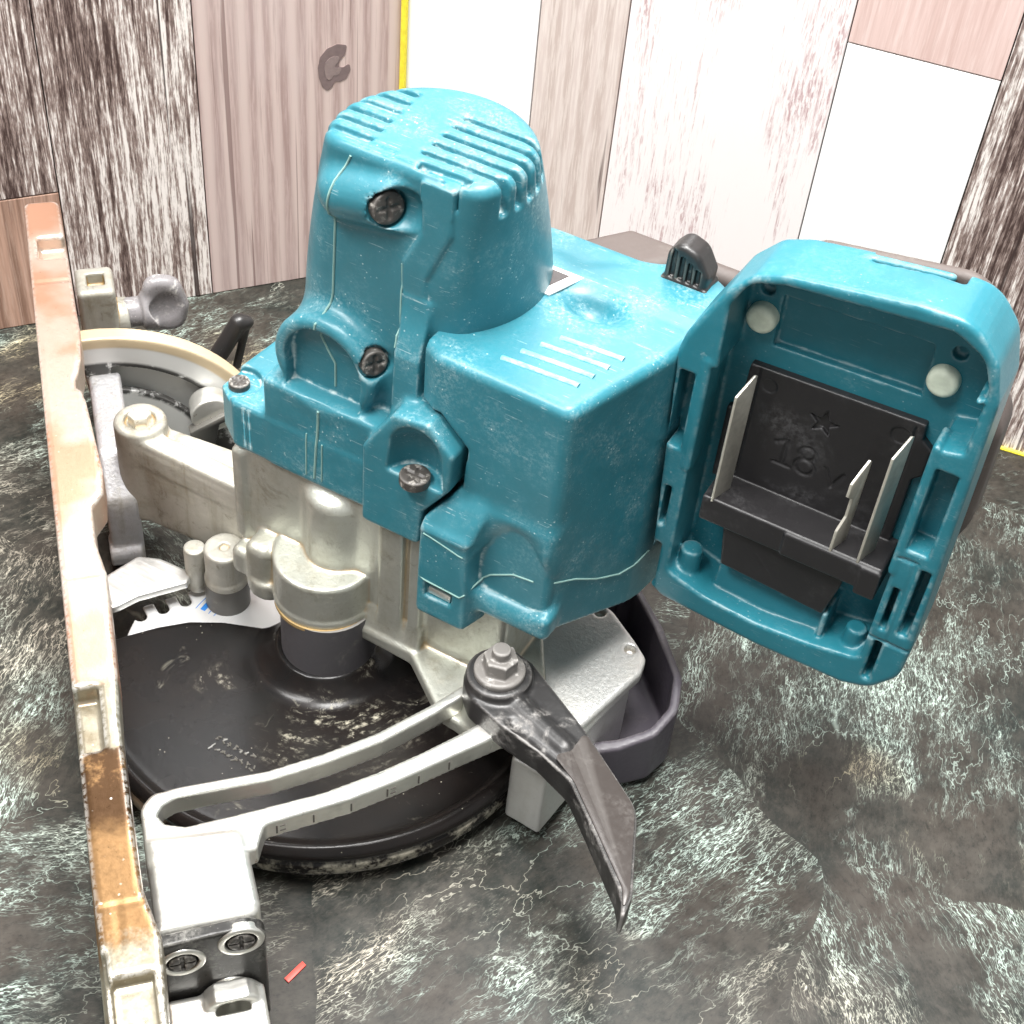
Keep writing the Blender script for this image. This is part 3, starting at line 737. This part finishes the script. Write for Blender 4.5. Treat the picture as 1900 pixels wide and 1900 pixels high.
# dark joint against the screw column of the motor
G.sub(PY([(22, 158), (31, 172), (46.6, 174), (58.2, 163), (57.0, 145), (46.4, 130.5), (45.6, 112), (18, 112)], -14, 12), 0.5)
HANDLE = G
prism('metal_catch', [(50.5, 95.3), (59.5, 94.9), (59.6, 98.0), (50.6, 98.4)], -7.6, -6.2, M['bright'], SAW, 'y', 0.2)
handle = G.obj('handle_housing', M['teal'], SAW)
for i in range(4):
    y = 32.0 - i * 6.7; x0 = 73.0 - i * 3.6; x1 = 95.0 - i * 2.0
    tube('grip_rib', [(x0, y - 1.0, 196.4), (x0 + 1.5, y - 1.0, 196.7), (x1 - 1.5, y + .6, 196.7), (x1, y + .6, 196.4)], [1.3, 1.15, 1.15, 1.5], M['rib'], handle, 10)
seam('parting_line', G, 'y', [(46.5, 103), (52, 102.5), (64, 101.8), (71, 110), (80, 115.5), (90, 117)], 0.35, handle)
seam('parting_line', G, 'x', [(2, 118), (12, 113), (24, 104.5), (36, 98.5), (44, 97.5), (56, 98)], 0.35, handle)
seam('parting_line', G, 'y', [(48, 126), (66, 121.5)], 0.3, handle)
# name label on the handle, mostly hidden by the motor
lab = prism('name_label', [(44, 48), (59.0, 48.6), (65, 66.0), (44, 66)], 197.0, 197.7, M['white'], handle, bevel=0.1)
prism('dark_field', [(44, 51), (56.0, 51.2), (59.8, 61.8), (44, 62)], 197.7, 197.95, M['darkprint'], lab, bevel=0)
# safety button
G = Solid((80, 74, 190), (118, 106, 220), 0.5)
prof = rpoly([(86, 192), (86.5, 208, 3), (90.5, 213, 4), (98, 210.5, 6), (102.5, 203, 3), (102, 192)], 1)
G.add(PY(prof, 80.5, 91.5, 2.0))
for x in (89.3, 92.5, 95.6, 98.7): G.sub(PY([(x - 1.0, 199), (x + 1.0, 198.7), (x + .8, 210 - (x - 89) * .55), (x - .8, 210 - (x - 89) * .5)], 78, 82.0, 0.3), 0.4)
G.add(BX(85.5, 103, 80.0, 92, 195, 198.4, 0.8), 0.5)
G.obj('lock_off_button', M['black'], SAW)
# dark soft grip behind the handle
G = Solid((40, 64, 150), (134, 126, 200), 0.9)
G.add(PZ([(50, 74), (60, 76), (72, 86), (86, 102), (104, 103), (116, 94), (118, 112), (60, 112), (46, 92)], 158, 191.5, 5, 4))
G.obj('soft_grip', M['grip'], SAW)

# ---- battery mount
G = Solid((101, 40, 76), (228, 104, 254), 0.75)
outer = [(108, 198, 1), (109.5, 205, 3), (120, 227, 8), (128, 236, 8), (137, 239.5, 10), (177, 246, 20), (195, 246.5, 14), (204.5, 236, 14), (208.6, 222, 10), (211.5, 116, 10), (211, 98, 10), (203, 87, 10), (193, 83.5, 8), (159, 83, 40), (120, 86, 6), (114, 90, 4)]
G.add(PY(outer, 46, 71, 1.6, 3))
G.add(PY([(112, 196), (122, 214, 8), (136, 222, 8), (188, 226, 14), (200, 210, 14), (208.0, 120), (205, 96, 10), (120, 92)], 60, 82, 8, 4), 4)
cav = [(119.5, 196, 0.5), (122.5, 196.5, .5), (122.0, 222, 4), (127, 232.5, 8), (138, 236.0, 8), (190, 241.5, 10), (200.5, 236, 9), (204.5, 226, 6), (204.5, 201, 1), (196.5, 199, 1), (196, 99, 4), (178, 95.5, 30), (157, 93.5, 40), (136, 95, 30), (120.5, 100, 4)]
G.sub(PY(cav, 36, 66, 0.8, 1), 1.0)
G.sub(PY([(133.2, 218.6), (183.3, 221.3), (184.3, 201.1), (133.4, 198.6)], 60, 69.4, 0.4), 0.3)   # shallow window
for x, z in ((127.6, 218.9), (191.2, 221.4)): G.sub(CY((x, 58, z), (x, 69.6, z), 2.5), 0.3)
for (x0, x1, z0, z1, dep) in ((110.2, 115.6, 158, 191, 57), (113.2, 115.6, 121, 140, 56), (113.6, 116.2, 90, 112, 56),
                              (198.2, 205.6, 156, 192, 57), (205.2, 208.6, 118, 150, 58), (198.6, 200.8, 117, 138, 58), (199.0, 201.8, 91, 111, 58)):
    G.sub(BX(x0, x1, 40, dep, z0, z1, 0.7), 0.5)
G.add(BX(117.4, 120.6, 45.6, 58, 150, 199.5, 1.2), 0.8)
G.add(BX(194.8, 197.6, 45.6, 58, 143, 200.5, 1.2), 0.8)
G.sub(BX(203.0, 203.6, 44, 48, 112, 152), 0.2); G.sub(BX(196, 212, 44, 47.4, 111.6, 112.2), 0.2); G.sub(BX(196.4, 203.4, 44, 47.2, 151.4, 152.0), 0.2)
G.add(CY((125.5, 55, 94), (125.5, 55, 108), 4.2, 1.0), 1.5); G.add(CY((191.0, 54, 94), (191.0, 54, 106), 3.8, 1.0), 1.5)
G.add(BX(178.4, 180.4, 50.5, 67, 95, 108, 0.8), 1)
G.add(PX([(53, 90), (57, 106), (67, 110), (67, 90)], 136.5, 178.6, 0.6), 1)
G.add(CAP((203, 46, 222), (203, 60, 222), 1.0), 1)
# belt strap loop on top
G.sub(BX(157, 186, 64.8, 80, 233, 255, 1.0), 0.6)
G.add(CAP((154.5, 67.4, 241.3), (181, 68.6, 244.0), 1.6), 0.8)
mount = G.obj('battery_mount', M['teal_clean'], SAW)
G = Solid((110, 62, 88), (232, 108, 254), 0.9)
G.add(PY([(128, 230, 8), (140, 238, 8), (188, 245.5, 14), (200.5, 238.0, 14), (205.0, 222, 10), (202, 150, 20), (200, 108, 14), (190, 100), (130, 100)], 71.3, 76.5, 2.4, 3))
G.add(PY([(150, 196), (200, 206, 14), (211, 192, 14), (212.5, 150, 20), (200, 112, 14), (140, 108)], 72, 96, 6, 3), 4)
G.obj('rear_bumper', M['grip'], SAW)
# contact block
G = Solid((120, 44, 98), (204, 70, 200), 0.45)
G.add(PY([(128.6, 190.6), (189.2, 193.2), (189.6, 187, .5), (193.4, 184), (193.4, 173), (190.4, 170), (190.4, 138), (127.4, 138), (128.0, 175)], 63, 67, 0.5, 0.6))
G.add(BX(126.8, 193.4, 47.6, 66, 130.0, 141.2, 0.8), 0.5)
G.add(BX(158.0, 193.4, 46.8, 66, 130.0, 140.4, 0.8), 0.3)
G.add(BX(186.0, 193.6, 46.4, 66, 127.5, 140.0, 0.8), 0.5)
G.add(PY([(138.0, 110.5), (178.2, 107.6), (181.0, 122), (182.0, 132), (135.4, 132)], 50.4, 66.5, 0.6, 0.8), 0.4)
G.add(BX(124.0, 129, 63, 67, 138, 170, 0.5), 0.3)
G.sub(BX(131.6, 132.5, 61.5, 63.6, 143, 190), 0.2); G.sub(BX(186.2, 187.0, 61.5, 63.6, 143, 191), 0.2)
G.sub(CAP((156, 49.8, 127), (159, 49.8, 125.5), 0.8), 0.2); G.sub(CAP((150, 49.9, 122), (157, 49.9, 114), 0.7), 0.2); G.sub(CAP((157, 49.9, 122), (151, 49.9, 114), 0.7), 0.2)
cx, cz = 157.4, 178.3
star = []
for i in range(10):
    a = math.radians(90 + 36 * i - 4); r = 5.6 if i % 2 == 0 else 2.2
    star.append((cx + r * math.cos(a), cz + r * math.sin(a)))
G.sub(PY(star, 61, 64.4, 0), 0.1)
def stroke(pts, w=0.75):
    for a, b in zip(pts, pts[1:]): G.sub(CAP((a[0], 62.9, a[1]), (b[0], 62.9, b[1]), w), 0.15)
stroke([(143.6, 163.4), (147.2, 165.6), (147.2, 154.6)]); stroke([(144.2, 154.6), (150.2, 154.6)])
for zc, rr in ((163.2, 2.8), (157.4, 3.4)):
    stroke([(155.2 + rr * math.cos(2 * math.pi * k / 14), zc + rr * .95 * math.sin(2 * math.pi * k / 14)) for k in range(15)])
stroke([(162.4, 160.6), (165.8, 153.8), (169.2, 160.8)])
G.sub(CY((182.5, 61, 185.5), (182.5, 63.5, 185.5), 3.2), 0.1)
G.sub(CY((136.5, 61, 184.5), (136.5, 63.4, 184.5), 2.6), 0.1)
G.obj('contact_block', M['terminal_black'], SAW)
# contact blades
def slant(o):
    for q in o.data.vertices: q.co.x += (q.co.y - 0.0474) * 0.30
    return o
def contact(x, y0, y1, z0, z1, th=1.0):
    return slant(prism('contact_blade', [(y0, z0), (y1, z0), (y1, z1 + 2.5), (y1 - 1.0, z1 + 3), (y0, z1 - 2), (y0, z1 - 3)], x - th / 2, x + th / 2, M['blade_terminal'], SAW, 'x', 0.25))
contact(130.4, 47.4, 56.6, 140.0, 189.5); contact(184.4, 47.4, 56.6, 139.0, 190.0)
slant(prism('contact_blade', [(47.4, 139), (55.5, 139), (56, 177), (55, 178), (47.6, 171.5), (47.4, 166.0), (50.8, 163), (50.8, 155), (47.4, 150)], 174.0, 175.0, M['blade_terminal'], SAW, 'x', 0.2))
# rubber studs
for x, z in ((128.4, 208.9), (189.3, 211.0)):
    s_ = Solid((x - 8, 56, z - 8), (x + 8, 72, z + 8), 0.4); s_.add(CY((x, 61.2, z), (x, 68, z), 5.2, 2.2)); s_.obj('rubber_stud', M['cream'], SAW)

# ---- blade guard, blade and lower guard
def guard(X, Y, Z):
    r = np.sqrt(X * X + Y * Y); a = np.arctan2(Y, X)
    top = 21.0 + 1.4 * np.exp(-((r - 93.0) / 2.2) ** 2) + 8 * np.clip((31 - r) / 11.0, 0, 1) ** 2
    zc = np.maximum(Z - top, 6.5 - Z)
    d = _ext(r - 96.5, zc, 3.0)
    return d
G = Solid((-100, -100, 4), (100, 100, 42), 0.9)
G.add((guard, ((-97, -97, 6), (97, 97, 40))))
G.sub(PZ([(-130, -66), (-95, -54), (-86, -48), (-76, -39.8), (-66, -26), (-57, -16.5), (-45, -9), (-29, -2.4), (-18, 6), (-12, 24), (-12, 130), (-130, 130)], 0, 60), 1.5)
G.keep(lambda X, Y, Z: (-86.5 - (X + Y) * 0.70711) + 0 * Z, 1.0)
G.sub(PZ([(60, 30), (120, 30), (120, 120), (-20, 120), (-20, 60)], 0, 60), 1)
def rimstep(X, Y, Z):
    r = np.sqrt(X * X + Y * Y); return np.maximum(np.maximum(94.6 - r, r - 120), np.abs(Z - 15.0) - 0.9)
G.sub((rimstep, ((-100, -100, 13), (100, 100, 17))), 1.0)
guard_o = G.obj('blade_guard', M['guard'], SAW)
# moulded lettering too worn to read: raised strokes in two rows
bm = bmesh.new()
for row in range(2):
    for k in range(8 if row else 7):
        bx = -10.5 + k * 2.75 + row * 0.4; by = -58.0 - row * 4.4 - 0.05 * k
        for s in range(3):
            a = random.uniform(0, math.pi); L = random.uniform(.5, 1.0); ox = random.uniform(-.5, .5); oy = random.uniform(-1.0, 1.0)
            bm_cyl(bm, (bx + ox - L * math.cos(a), by + oy - L * math.sin(a), 21.15), (bx + ox + L * math.cos(a), by + oy + L * math.sin(a), 21.15), 0.32, n=6)
mk = from_bm('moulded_marking', bm, mat_dark('marking_plastic', (0.03, 0.026, 0.024), 0.25, 0.3), guard_o); mk['kind'] = 'stuff'
# blade
BL = Solid((-90, -90, 10), (90, 90, 15), 0.6)
BL.add(CY((0, 0, 11.3), (0, 0, 13.3), 84.0, 0.2))
BL.sub(PZ([(-92, -31), (-70, 5), (-60, 21), (-110, 60), (-150, -10)], 5, 20), 0.2)
for k in range(4):      # gullets between the teeth
    tt = -0.02 + 0.30 * k; q = (-89 + 17 * tt, -26 + 28 * tt)
    BL.sub(CAP((q[0] - 4, q[1] + 2.5, 12), (q[0] + 4.6, q[1] - 2.4, 12), 2.6), 0.6)
t = NT('blade_steel'); v = t.coord(); xyz = t.sep(v)
rr = t.math('SQRT', t.math('ADD', t.math('POWER', xyz[0], 2), t.math('POWER', xyz[1], 2)))
ring = t.noise(t.comb(t.math('MULTIPLY', rr, 3000), 0, 0), 1.0, 2)
t.fin(t.mix(t.ramp(ring, 0.3, 0.7), (0.86, 0.86, 0.85), (0.74, 0.75, 0.76)), 0.35, 0.5)
blade = BL.obj('saw_blade', t.m, SAW)
bm = bmesh.new()
for (r0, r1, a0, a1) in ((59.5, 61.8, 172, 176.5), (59.5, 61.8, 178, 183.5), (63.5, 63.8, 170, 184), (57.2, 57.5, 168, 184), (54.6, 54.9, 168, 184)):
    st = 10; A = [(r0 * math.cos(math.radians(a0 + (a1 - a0) * k / st)), r0 * math.sin(math.radians(a0 + (a1 - a0) * k / st))) for k in range(st + 1)]
    B = [(r1 * math.cos(math.radians(a0 + (a1 - a0) * k / st)), r1 * math.sin(math.radians(a0 + (a1 - a0) * k / st))) for k in range(st + 1)]
    bm_prism(bm, A + B[::-1], 13.3, 13.4, 'z', 0)
from_bm('blade_print', bm, M['blue'], blade, 0, False)
G = Solid((-108, -40, 10), (-60, 18, 32), 0.6)
G.add(PZ([(-100, -24, 4), (-95, -2, 3), (-86, 2, 4), (-70, 3, 2), (-68, -3, 2), (-80, -20), (-84, -31, 6), (-92, -34, 5)], 21.5, 25.5, 1.0, 2))
G.obj('lower_guard', M['sheet'], SAW)
# stop posts beside the blade
s = Solid((-70, -8, 12), (-38, 22, 50), 0.6); s.add(CY((-55, 7, 24), (-55, 7, 46), 8.6, 1.5)); s.add(CY((-55, 7, 24), (-55, 7, 30), 9.2, 1.0), 1); s.sub(CY((-55, 7, 45), (-55, 7, 47), 2.2), .3)
post = s.obj('stop_post', M['cast_dirty'], SAW)
cyl('rubber_foot', (-55, 7, 13), (-55, 7, 27), 9.4, M['black'], post, n=28)
cyl('stop_post', (-69, 4.5, 16), (-69, 4.5, 40), 4.6, M['cast_dirty'], SAW, n=24, bevel=0.8)

# ---- rear pivot arm
G = Solid((-124, 6, 16), (-38, 46, 84), 0.8)
G.add(PX([(15, 74), (25, 74), (25, 27), (21, 22), (15, 27)], -112, -40, 2.0, 2))
G.add(PZ([(-112, 15), (-40, 15), (-40, 38), (-60, 38), (-100, 33), (-114, 33)], 60, 70, 2, 3), 2)
G.add(CY((-109, 24, 20), (-109, 24, 77), 11.0, 2.0), 2)
G.sub(CY((-109, 24, 75), (-109, 24, 80), 6.5), 0.8)
G.keep(lambda X, Y, Z: (26 + 0.10 * (X + 112) - np.minimum(0, X + 100) * 0.1 - Z) * 1.0 + 0 * Y, 2)
G.obj('pivot_arm', M['cast_dirty'], SAW)
bm = bmesh.new(); bm_cyl(bm, (-109, 24, 72), (-109, 24, 80), 4.8, n=6); from_bm('pivot_bolt', bm, M['bright'], SAW, 0, False)

# ---- depth lever
G = Solid((66, -84, 54), (174, 12, 88), 0.75)
arm = [(73, -18, 8), (70.5, -6, 10), (78, 2, 10), (89, 3.5, 8), (121, -14, 20), (152, -34.5, 18), (165.5, -66, 14), (166.5, -77, 1.5), (163, -70, 2), (160, -66), (141, -49, 10), (127, -37, 14), (112, -31.5, 10), (95, -29, 10), (79, -24, 8)]
G.add(PZ(arm, 59, 71.5, 0.9, 3))
G.add(CY((83.5, -10.5, 60), (83.5, -10.5, 75), 12.2, 1.5), 2)
G.add(CAP((94, -16, 68.6), (118, -24.0, 68.6), 4.8), 1.0)
G.sub(CAP((98, -25.5, 72.8), (122, -31.5, 72.8), 2.6), 1.2)
for k in range(9):
    x = 141 + k * 2.2; y = -53.0 - k * 2.0
    G.sub(CAP((x, y, 50), (x, y, 70), 0.45), 0.2)
lev = G.obj('depth_lever', mat_dark('black_lever', (0.020, 0.019, 0.019), 0.36, 0.55, (0.6, 0.57, 0.54), 60), SAW)
prism('lever_face', rpoly([(121.5, -15.5, 2), (151.2, -34.9, 16), (164.3, -66, 14), (165.2, -73.5, 1), (161.3, -65.2, 10), (142, -48.4, 20), (128, -36.2, 16), (117, -30.4, 2), (121, -25.5, 2), (121.5, -21, 2)], 2), 71.2, 72.0, M['lever'], lev, bevel=0.25)
s = Solid((68, -26, 70), (98, 6, 94), 0.5)
s.add(CY((83.5, -10.5, 74), (83.5, -10.5, 77.5), 9.5, 1.2)); hexp = [(83.5 + 6.6 * math.cos(math.radians(60 * i + 15)), -10.5 + 6.6 * math.sin(math.radians(60 * i + 15))) for i in range(6)]
s.add(PZ(hexp, 77, 84, 0.8), 0.5); s.add(CY((83.5, -10.5, 84), (83.5, -10.5, 88), 3.4, 0.8), .4)
s.obj('lever_nut', mat_dark('dusty_nut', (0.16, 0.15, 0.14), 0.4, 1.0, (0.72, 0.70, 0.66), 160), lev)

# ---- dust outlet side: cover plate, foot and nozzle
G = Solid((70, -28, 4), (128, 70, 54), 0.8)
G.add(PZ([(76, -4), (104, -9, 4), (114, 3, 4), (121.5, 38, 6), (120, 46, 5), (112, 52, 4), (98, 61, 4), (90, 63, 4), (76, 50)], 43.5, 50, 1.6, 2))
G.add(PZ([(78, -20), (112.5, -22, 1), (115, 4), (119, 36), (110, 46), (78, 46)], 8, 45, 1.2, 2), 2)
for x, y in ((112.5, 46.5), (93.5, 57.5)): G.sub(CY((x, y, 46), (x, y, 54), 2.4), 0.4)
G.sub(PZ([(60, -40), (98, -40), (97, -18), (92, -2), (60, 0)], 0, 46), 1)
G.obj('cover_plate', M['cast_clean'], SAW)
G = Solid((76, 2, 0), (146, 98, 52), 0.8)
noz = [(82, 66, 6), (88, 92, 6), (97, 90, 5), (116, 74, 20), (134, 54, 10), (139, 40, 8), (136, 27, 8), (126, 16, 8), (112, 6, 5), (96, 20, 4)]
G.add(PZ(noz, 2.5, 40, 3, 3))
inn = [(90, 66, 4), (91, 86, 4), (96, 86, 3), (113, 71, 18), (130.5, 52.5, 8), (135, 40, 7), (132.5, 29, 7), (124, 20, 7), (112, 12, 4), (98, 24, 4)]
G.sub(PZ(inn, 9, 60, 2, 2), 0.8)
G.keep(lambda X, Y, Z: Z - (26 + (Y - 6) * 0.30) + 0 * X, 1.0)
G.obj('dust_nozzle', M['nozzle'], SAW)

# ---- base plate and everything fixed to it (base-plate frame: u across, v along)
rim = [(-95.5, 196, 3), (-81, 196, 3), (-79.8, 155, 1), (-79.2, 120), (-78.6, 102, 1), (-79.5, 85), (-82, 72, 2), (-79.6, 58, 3), (-76.8, 19, 2), (-77.6, 7, 2), (-82, 0, 1.5), (-82, -18, 1), (-79.8, -32, 1), (-80.2, -75, 1), (-81.2, -94), (-81, -140), (-80.8, -155, 1), (-77.2, -172, 2), (-78.2, -192), (-78.4, -225), (-93, -225), (-94.4, -140), (-95, 0)]
G = Solid((-100, -228, 2), (-72, 200, 124), 1.0)
G.add(PZ(rim, 104, 120, 1.2, 0.5))
G.add(BX(-95, -90.5, -225, 196, 2.5, 110, 1.0), 1)
G.sub(BX(-91.5, -70, 153, 168, 113, 130, 0.8), 0.5)
G.sub(BX(-100, -86.8, -105, -80, 112, 130, 0.8), 0.8)
G.sub(BX(-92, -80.5, -240, -182, 114.5, 130, 0.5), 0.8)
G.sub(BX(-100, -92.5, -240, -174, 116.5, 130, 0.5), 0.8)
G.sub(BX(-88.9, -87.9, -174, -158, 119.3, 130), 0.2)
for v0 in (136, -32, -160): G.sub(BX(-94, -76, v0 - .4, v0 + .4, 119.2, 130), 0.2)
G.sub(BX(-82.5, -70, 66, 73, 100, 130, 1), 1)
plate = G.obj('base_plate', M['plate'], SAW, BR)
# depth guide with its long curved slot, and the cast block that carries it
G = Solid((-84, -142, 10), (66, -46, 68), 0.75)
guide = [(-76, -82.5, 6), (-66, -81.6), (-53.7, -81.5), (-35, -81.3), (-15.3, -78.3), (5, -73.5), (27, -65.2), (40, -59), (54, -51.5), (62, -74), (48.7, -83.8), (31.4, -88.5), (10.3, -94.6), (-9.9, -99.3), (-27, -101.4), (-40, -103, 3), (-44, -112), (-80, -112), (-80, -88, 6)]
G.add(PZ(guide, 51.5, 61, 0.5, 0))
G.add(PZ([(-80, -100), (-47, -103, 5), (-46, -137, 5), (-80, -137)], 12, 62, 3.0, 1), 1.0)
slot = [(-68, -85.9), (-53, -85.6), (-35, -85.4), (-15, -82.4), (6, -77.5), (28, -69.2), (42, -62.9), (52, -57.3), (52, -73), (33.4, -80.4), (18, -85.6), (1.5, -90.3), (-18.4, -94.5), (-46.6, -96.9), (-66, -98.0), (-72.5, -95.5), (-74.6, -91.5), (-72.6, -88)]
G.sub(PZ(slot, 40, 80), 0.8)
guide_o = G.obj('depth_guide', M['bright'], SAW, BR)
# graduation marks on the near side of the guide
outer_edge = [(-40, -103), (-27, -101.4), (-9.9, -99.3), (10.3, -94.6), (31.4, -88.5), (48.7, -83.8)]
bm = bmesh.new()
def along(u):
    for (a, b) in zip(outer_edge, outer_edge[1:]):
        if a[0] <= u <= b[0]:
            t = (u - a[0]) / (b[0] - a[0]); return a[1] + (b[1] - a[1]) * t
for i, u in enumerate((-36, -23, -9.5, 4, 16, 28)):
    v0 = along(u) - 0.1
    bm_prism(bm, [(u - .3, 53.5), (u + .3, 53.5), (u + .3, 58), (u - .3, 58)], v0 - 0.12, v0 + 0.1, 'y', 0)
    if i in (0, 3):
        for k, (dx, dz) in enumerate(((1.6, 54.5), (2.6, 54.5), (1.6, 57.2), (2.6, 57.2))):
            vv = along(u + dx) - 0.12
            bm_prism(bm, [(u + dx - .5, dz - .22), (u + dx + .5, dz - .05), (u + dx + .5, dz + .3), (u + dx - .5, dz + .2)], vv - .1, vv + .1, 'y', 0)
from_bm('graduation', bm, mat_plain('dark_engraving', (0.10, 0.09, 0.08), 0.7), guide_o, 0, False)
# black bevel plate on the near face of the block, with its screws
G = Solid((-82, -150, 0), (-42, -132, 66), 0.6)
G.add(PY([(-80, 4), (-46, 4), (-46, 60, 6), (-52, 63.5, 4), (-80, 62)], -142, -137.4, 0.8, 1))
for (u, w, r) in ((-73, 50.5, 6.5), (-54, 56.0, 7.0), (-59, 27, 8.0)): G.sub(CY((u, -146, w), (u, -140.5, w), r, 0, r - 2), 0.6)
G.obj('bevel_plate', mat_dark('black_bevel_paint', (0.020, 0.019, 0.018), 0.30, 0.35, (0.7, 0.68, 0.62), 60), SAW, BR)
for (u, w) in ((-73, 50.5), (-54, 56.0), (-59, 27)):
    s = Solid((u - 7, -148, w - 7), (u + 7, -136, w + 7), 0.4); s.add(CY((u, -143.0, w), (u, -138, w), 4.4, 0.8)); s.sub(BX(u - 4, u + 4, -145, -141.8, w - .6, w + .6), .2); s.sub(BX(u - .6, u + .6, -145, -141.8, w - 4, w + 4), .2)
    sc_ = s.obj('screw', M['screw'], SAW, BR)
    w_ = Solid((u - 10, -148, w - 10), (u + 10, -136, w + 10), 0.4); w_.add(CY((u, -142.6, w), (u, -139, w), 7.6, 0.6)); w_.sub(CY((u, -150, w), (u, -130, w), 5.2), 0.4)
    w_.obj('washer', M['bright'], sc_)
G = Solid((-84, -176, 0), (-44, -138, 34), 0.7)
G.add(PX([(-172, 1), (-172, 16, 8), (-160, 29, 10), (-143, 30.5, 2), (-143, 1)], -80, -48, 1.5, 1))
G.add(CY((-59, -150, 26), (-59, -142.4, 26), 10, 1), 1); G.sub(CY((-59, -152, 26), (-59, -143, 26), 6.5), .5)
G.obj('front_shoe', M['bright'], SAW, BR)

# rear bracket, thumb screw, bevel quadrant and small lever
G = Solid((-82, 176, 18), (-56, 206, 86), 0.7)
G.add(BX(-79, -62, 180, 201, 20, 80, 2.5)); G.sub(BX(-74, -66, 186, 195, 74, 90, 0.5), 0.6); G.add(CY((-62, 190, 58), (-57, 190, 58), 9, 1), 1)
G.obj('rear_bracket', M['cast_dirty'], SAW, BR)
G = Solid((-64, 170, 44), (-22, 210, 90), 0.6)
G.add(CY((-60, 190, 60), (-50, 190, 60), 7.0, 0.8)); 
for k in range(3): G.sub(BX(-59 + k * 3, -57.8 + k * 3, 180, 200, 50, 53.6), .3)
G.add(CY((-51, 190, 60), (-44, 190, 60), 9.0, 1.5), 1)
G.add(PY([(-50, 50, 6), (-32, 48, 8), (-29, 62, 8), (-33, 77, 8), (-48, 80, 7), (-52, 64)], 186, 194, 3.5, 3), 3)
G.sub(ELL((-40, 184, 64), (8, 4, 9)), 1)
G.obj('thumb_screw', mat_dark('dusty_worn_knob', (0.20, 0.19, 0.195), 0.28, 1.0, (0.80, 0.78, 0.74), 130), SAW, BR)
# quadrant: sector ring plate standing across the base
G = Solid((-84, 140, 2), (8, 160, 84), 0.7)
QC = (-75, 0)
def sector(r0, r1, a0, a1, n=26):
    A = [(QC[0] + r1 * math.cos(math.radians(a0 + (a1 - a0) * k / n)), QC[1] + r1 * math.sin(math.radians(a0 + (a1 - a0) * k / n))) for k in range(n + 1)]
    B = [(QC[0] + r0 * math.cos(math.radians(a1 + (a0 - a1) * k / n)), QC[1] + r0 * math.sin(math.radians(a1 + (a0 - a1) * k / n))) for k in range(n + 1)]
    return A + B
G.add(PY(sector(20, 77, 3, 95), 149, 152.5, 0.5))
G.add(PY(sector(72.5, 78, 3, 95), 149, 157, 0.8), 0.5)
G.sub(PY(rpoly(sector(49, 62, 20, 84), 5), 140, 160), 0.6)
Q2 = Solid((-84, 154, 0), (8, 166, 84), 0.8); Q2.add(PY(sector(6, 71, 2, 96), 155.2, 157.8, 0.6)); Q2.obj('bevel_backing_plate', mat_bright('pale_backing_sheet', (0.74, 0.74, 0.72), 0.2, 0.45), SAW, BR)
t = NT('grimy_quadrant_sheet'); v = t.coord(); xyz = t.sep(v)
qr = t.math('SQRT', t.math('ADD', t.math('POWER', t.math('ADD', xyz[0], 0.075), 2), t.math('POWER', xyz[2], 2)))
band_ = t.math('MULTIPLY', t.ramp(t.math('ABSOLUTE', t.math('SUBTRACT', qr, 0.0555)), 0.0100, 0.0080), t.ramp(t.noise(v, 120, 4, 0.7), 0.36, 0.52))
tone = t.mix(t.ramp(qr, 0.072, 0.0735), (0.70, 0.70, 0.68), (0.62, 0.50, 0.33))  # amber rim: warm reflected light painted into the sheet colour
t.fin(t.mix(t.math('MULTIPLY', band_, 0.93), tone, (0.02, 0.018, 0.016)), 0.45, 0.25)
G.obj('bevel_quadrant', t.m, SAW, BR)
G = Solid((-84, 78, 0), (-60, 152, 62), 0.9)
G.add(PX([(84, 2), (84, 40, 6), (100, 56, 6), (150, 58), (150, 2)], -79, -65, 1.5)); G.add(CY((-80, 88, 8), (-66, 88, 8), 7, 1), 1)
G.obj('bevel_hinge', mat_cast('hinge_metal', (0.60, 0.60, 0.62), 0.7, 0.9, 0.4), SAW, BR)
cyl('wing_nut', (-27, 148, 36), (-27, 137, 36), 9.5, M['bright'], SAW, n=32, rot=BR, bevel=1.2)
prism('wing', [(-38, 30), (-20, 39), (-17, 36), (-24, 33), (-27, 20), (-32, 12), (-35, 15)], 134, 140, M['black'], bpy.data.objects['wing_nut'], 'y', 0.8)
G = Solid((-30, 166, 26), (6, 186, 70), 0.6)
G.add(CAP((-24, 176, 31), (-8, 176, 58), 4.4)); G.add(CAP((-8, 176, 58), (-4, 176, 58), 3.0), 2); G.add(CAP((-4, 177, 57), (-10, 177, 32), 2.0), 2)
for k in range(5): G.sub(CAP((-16 + k * 2.2, 171.5, 38 + k * 4.4), (-12 + k * 2.2, 171.5, 36 + k * 4.4), 0.8), .3)
G.obj('bevel_lever', M['black'], SAW, BR)
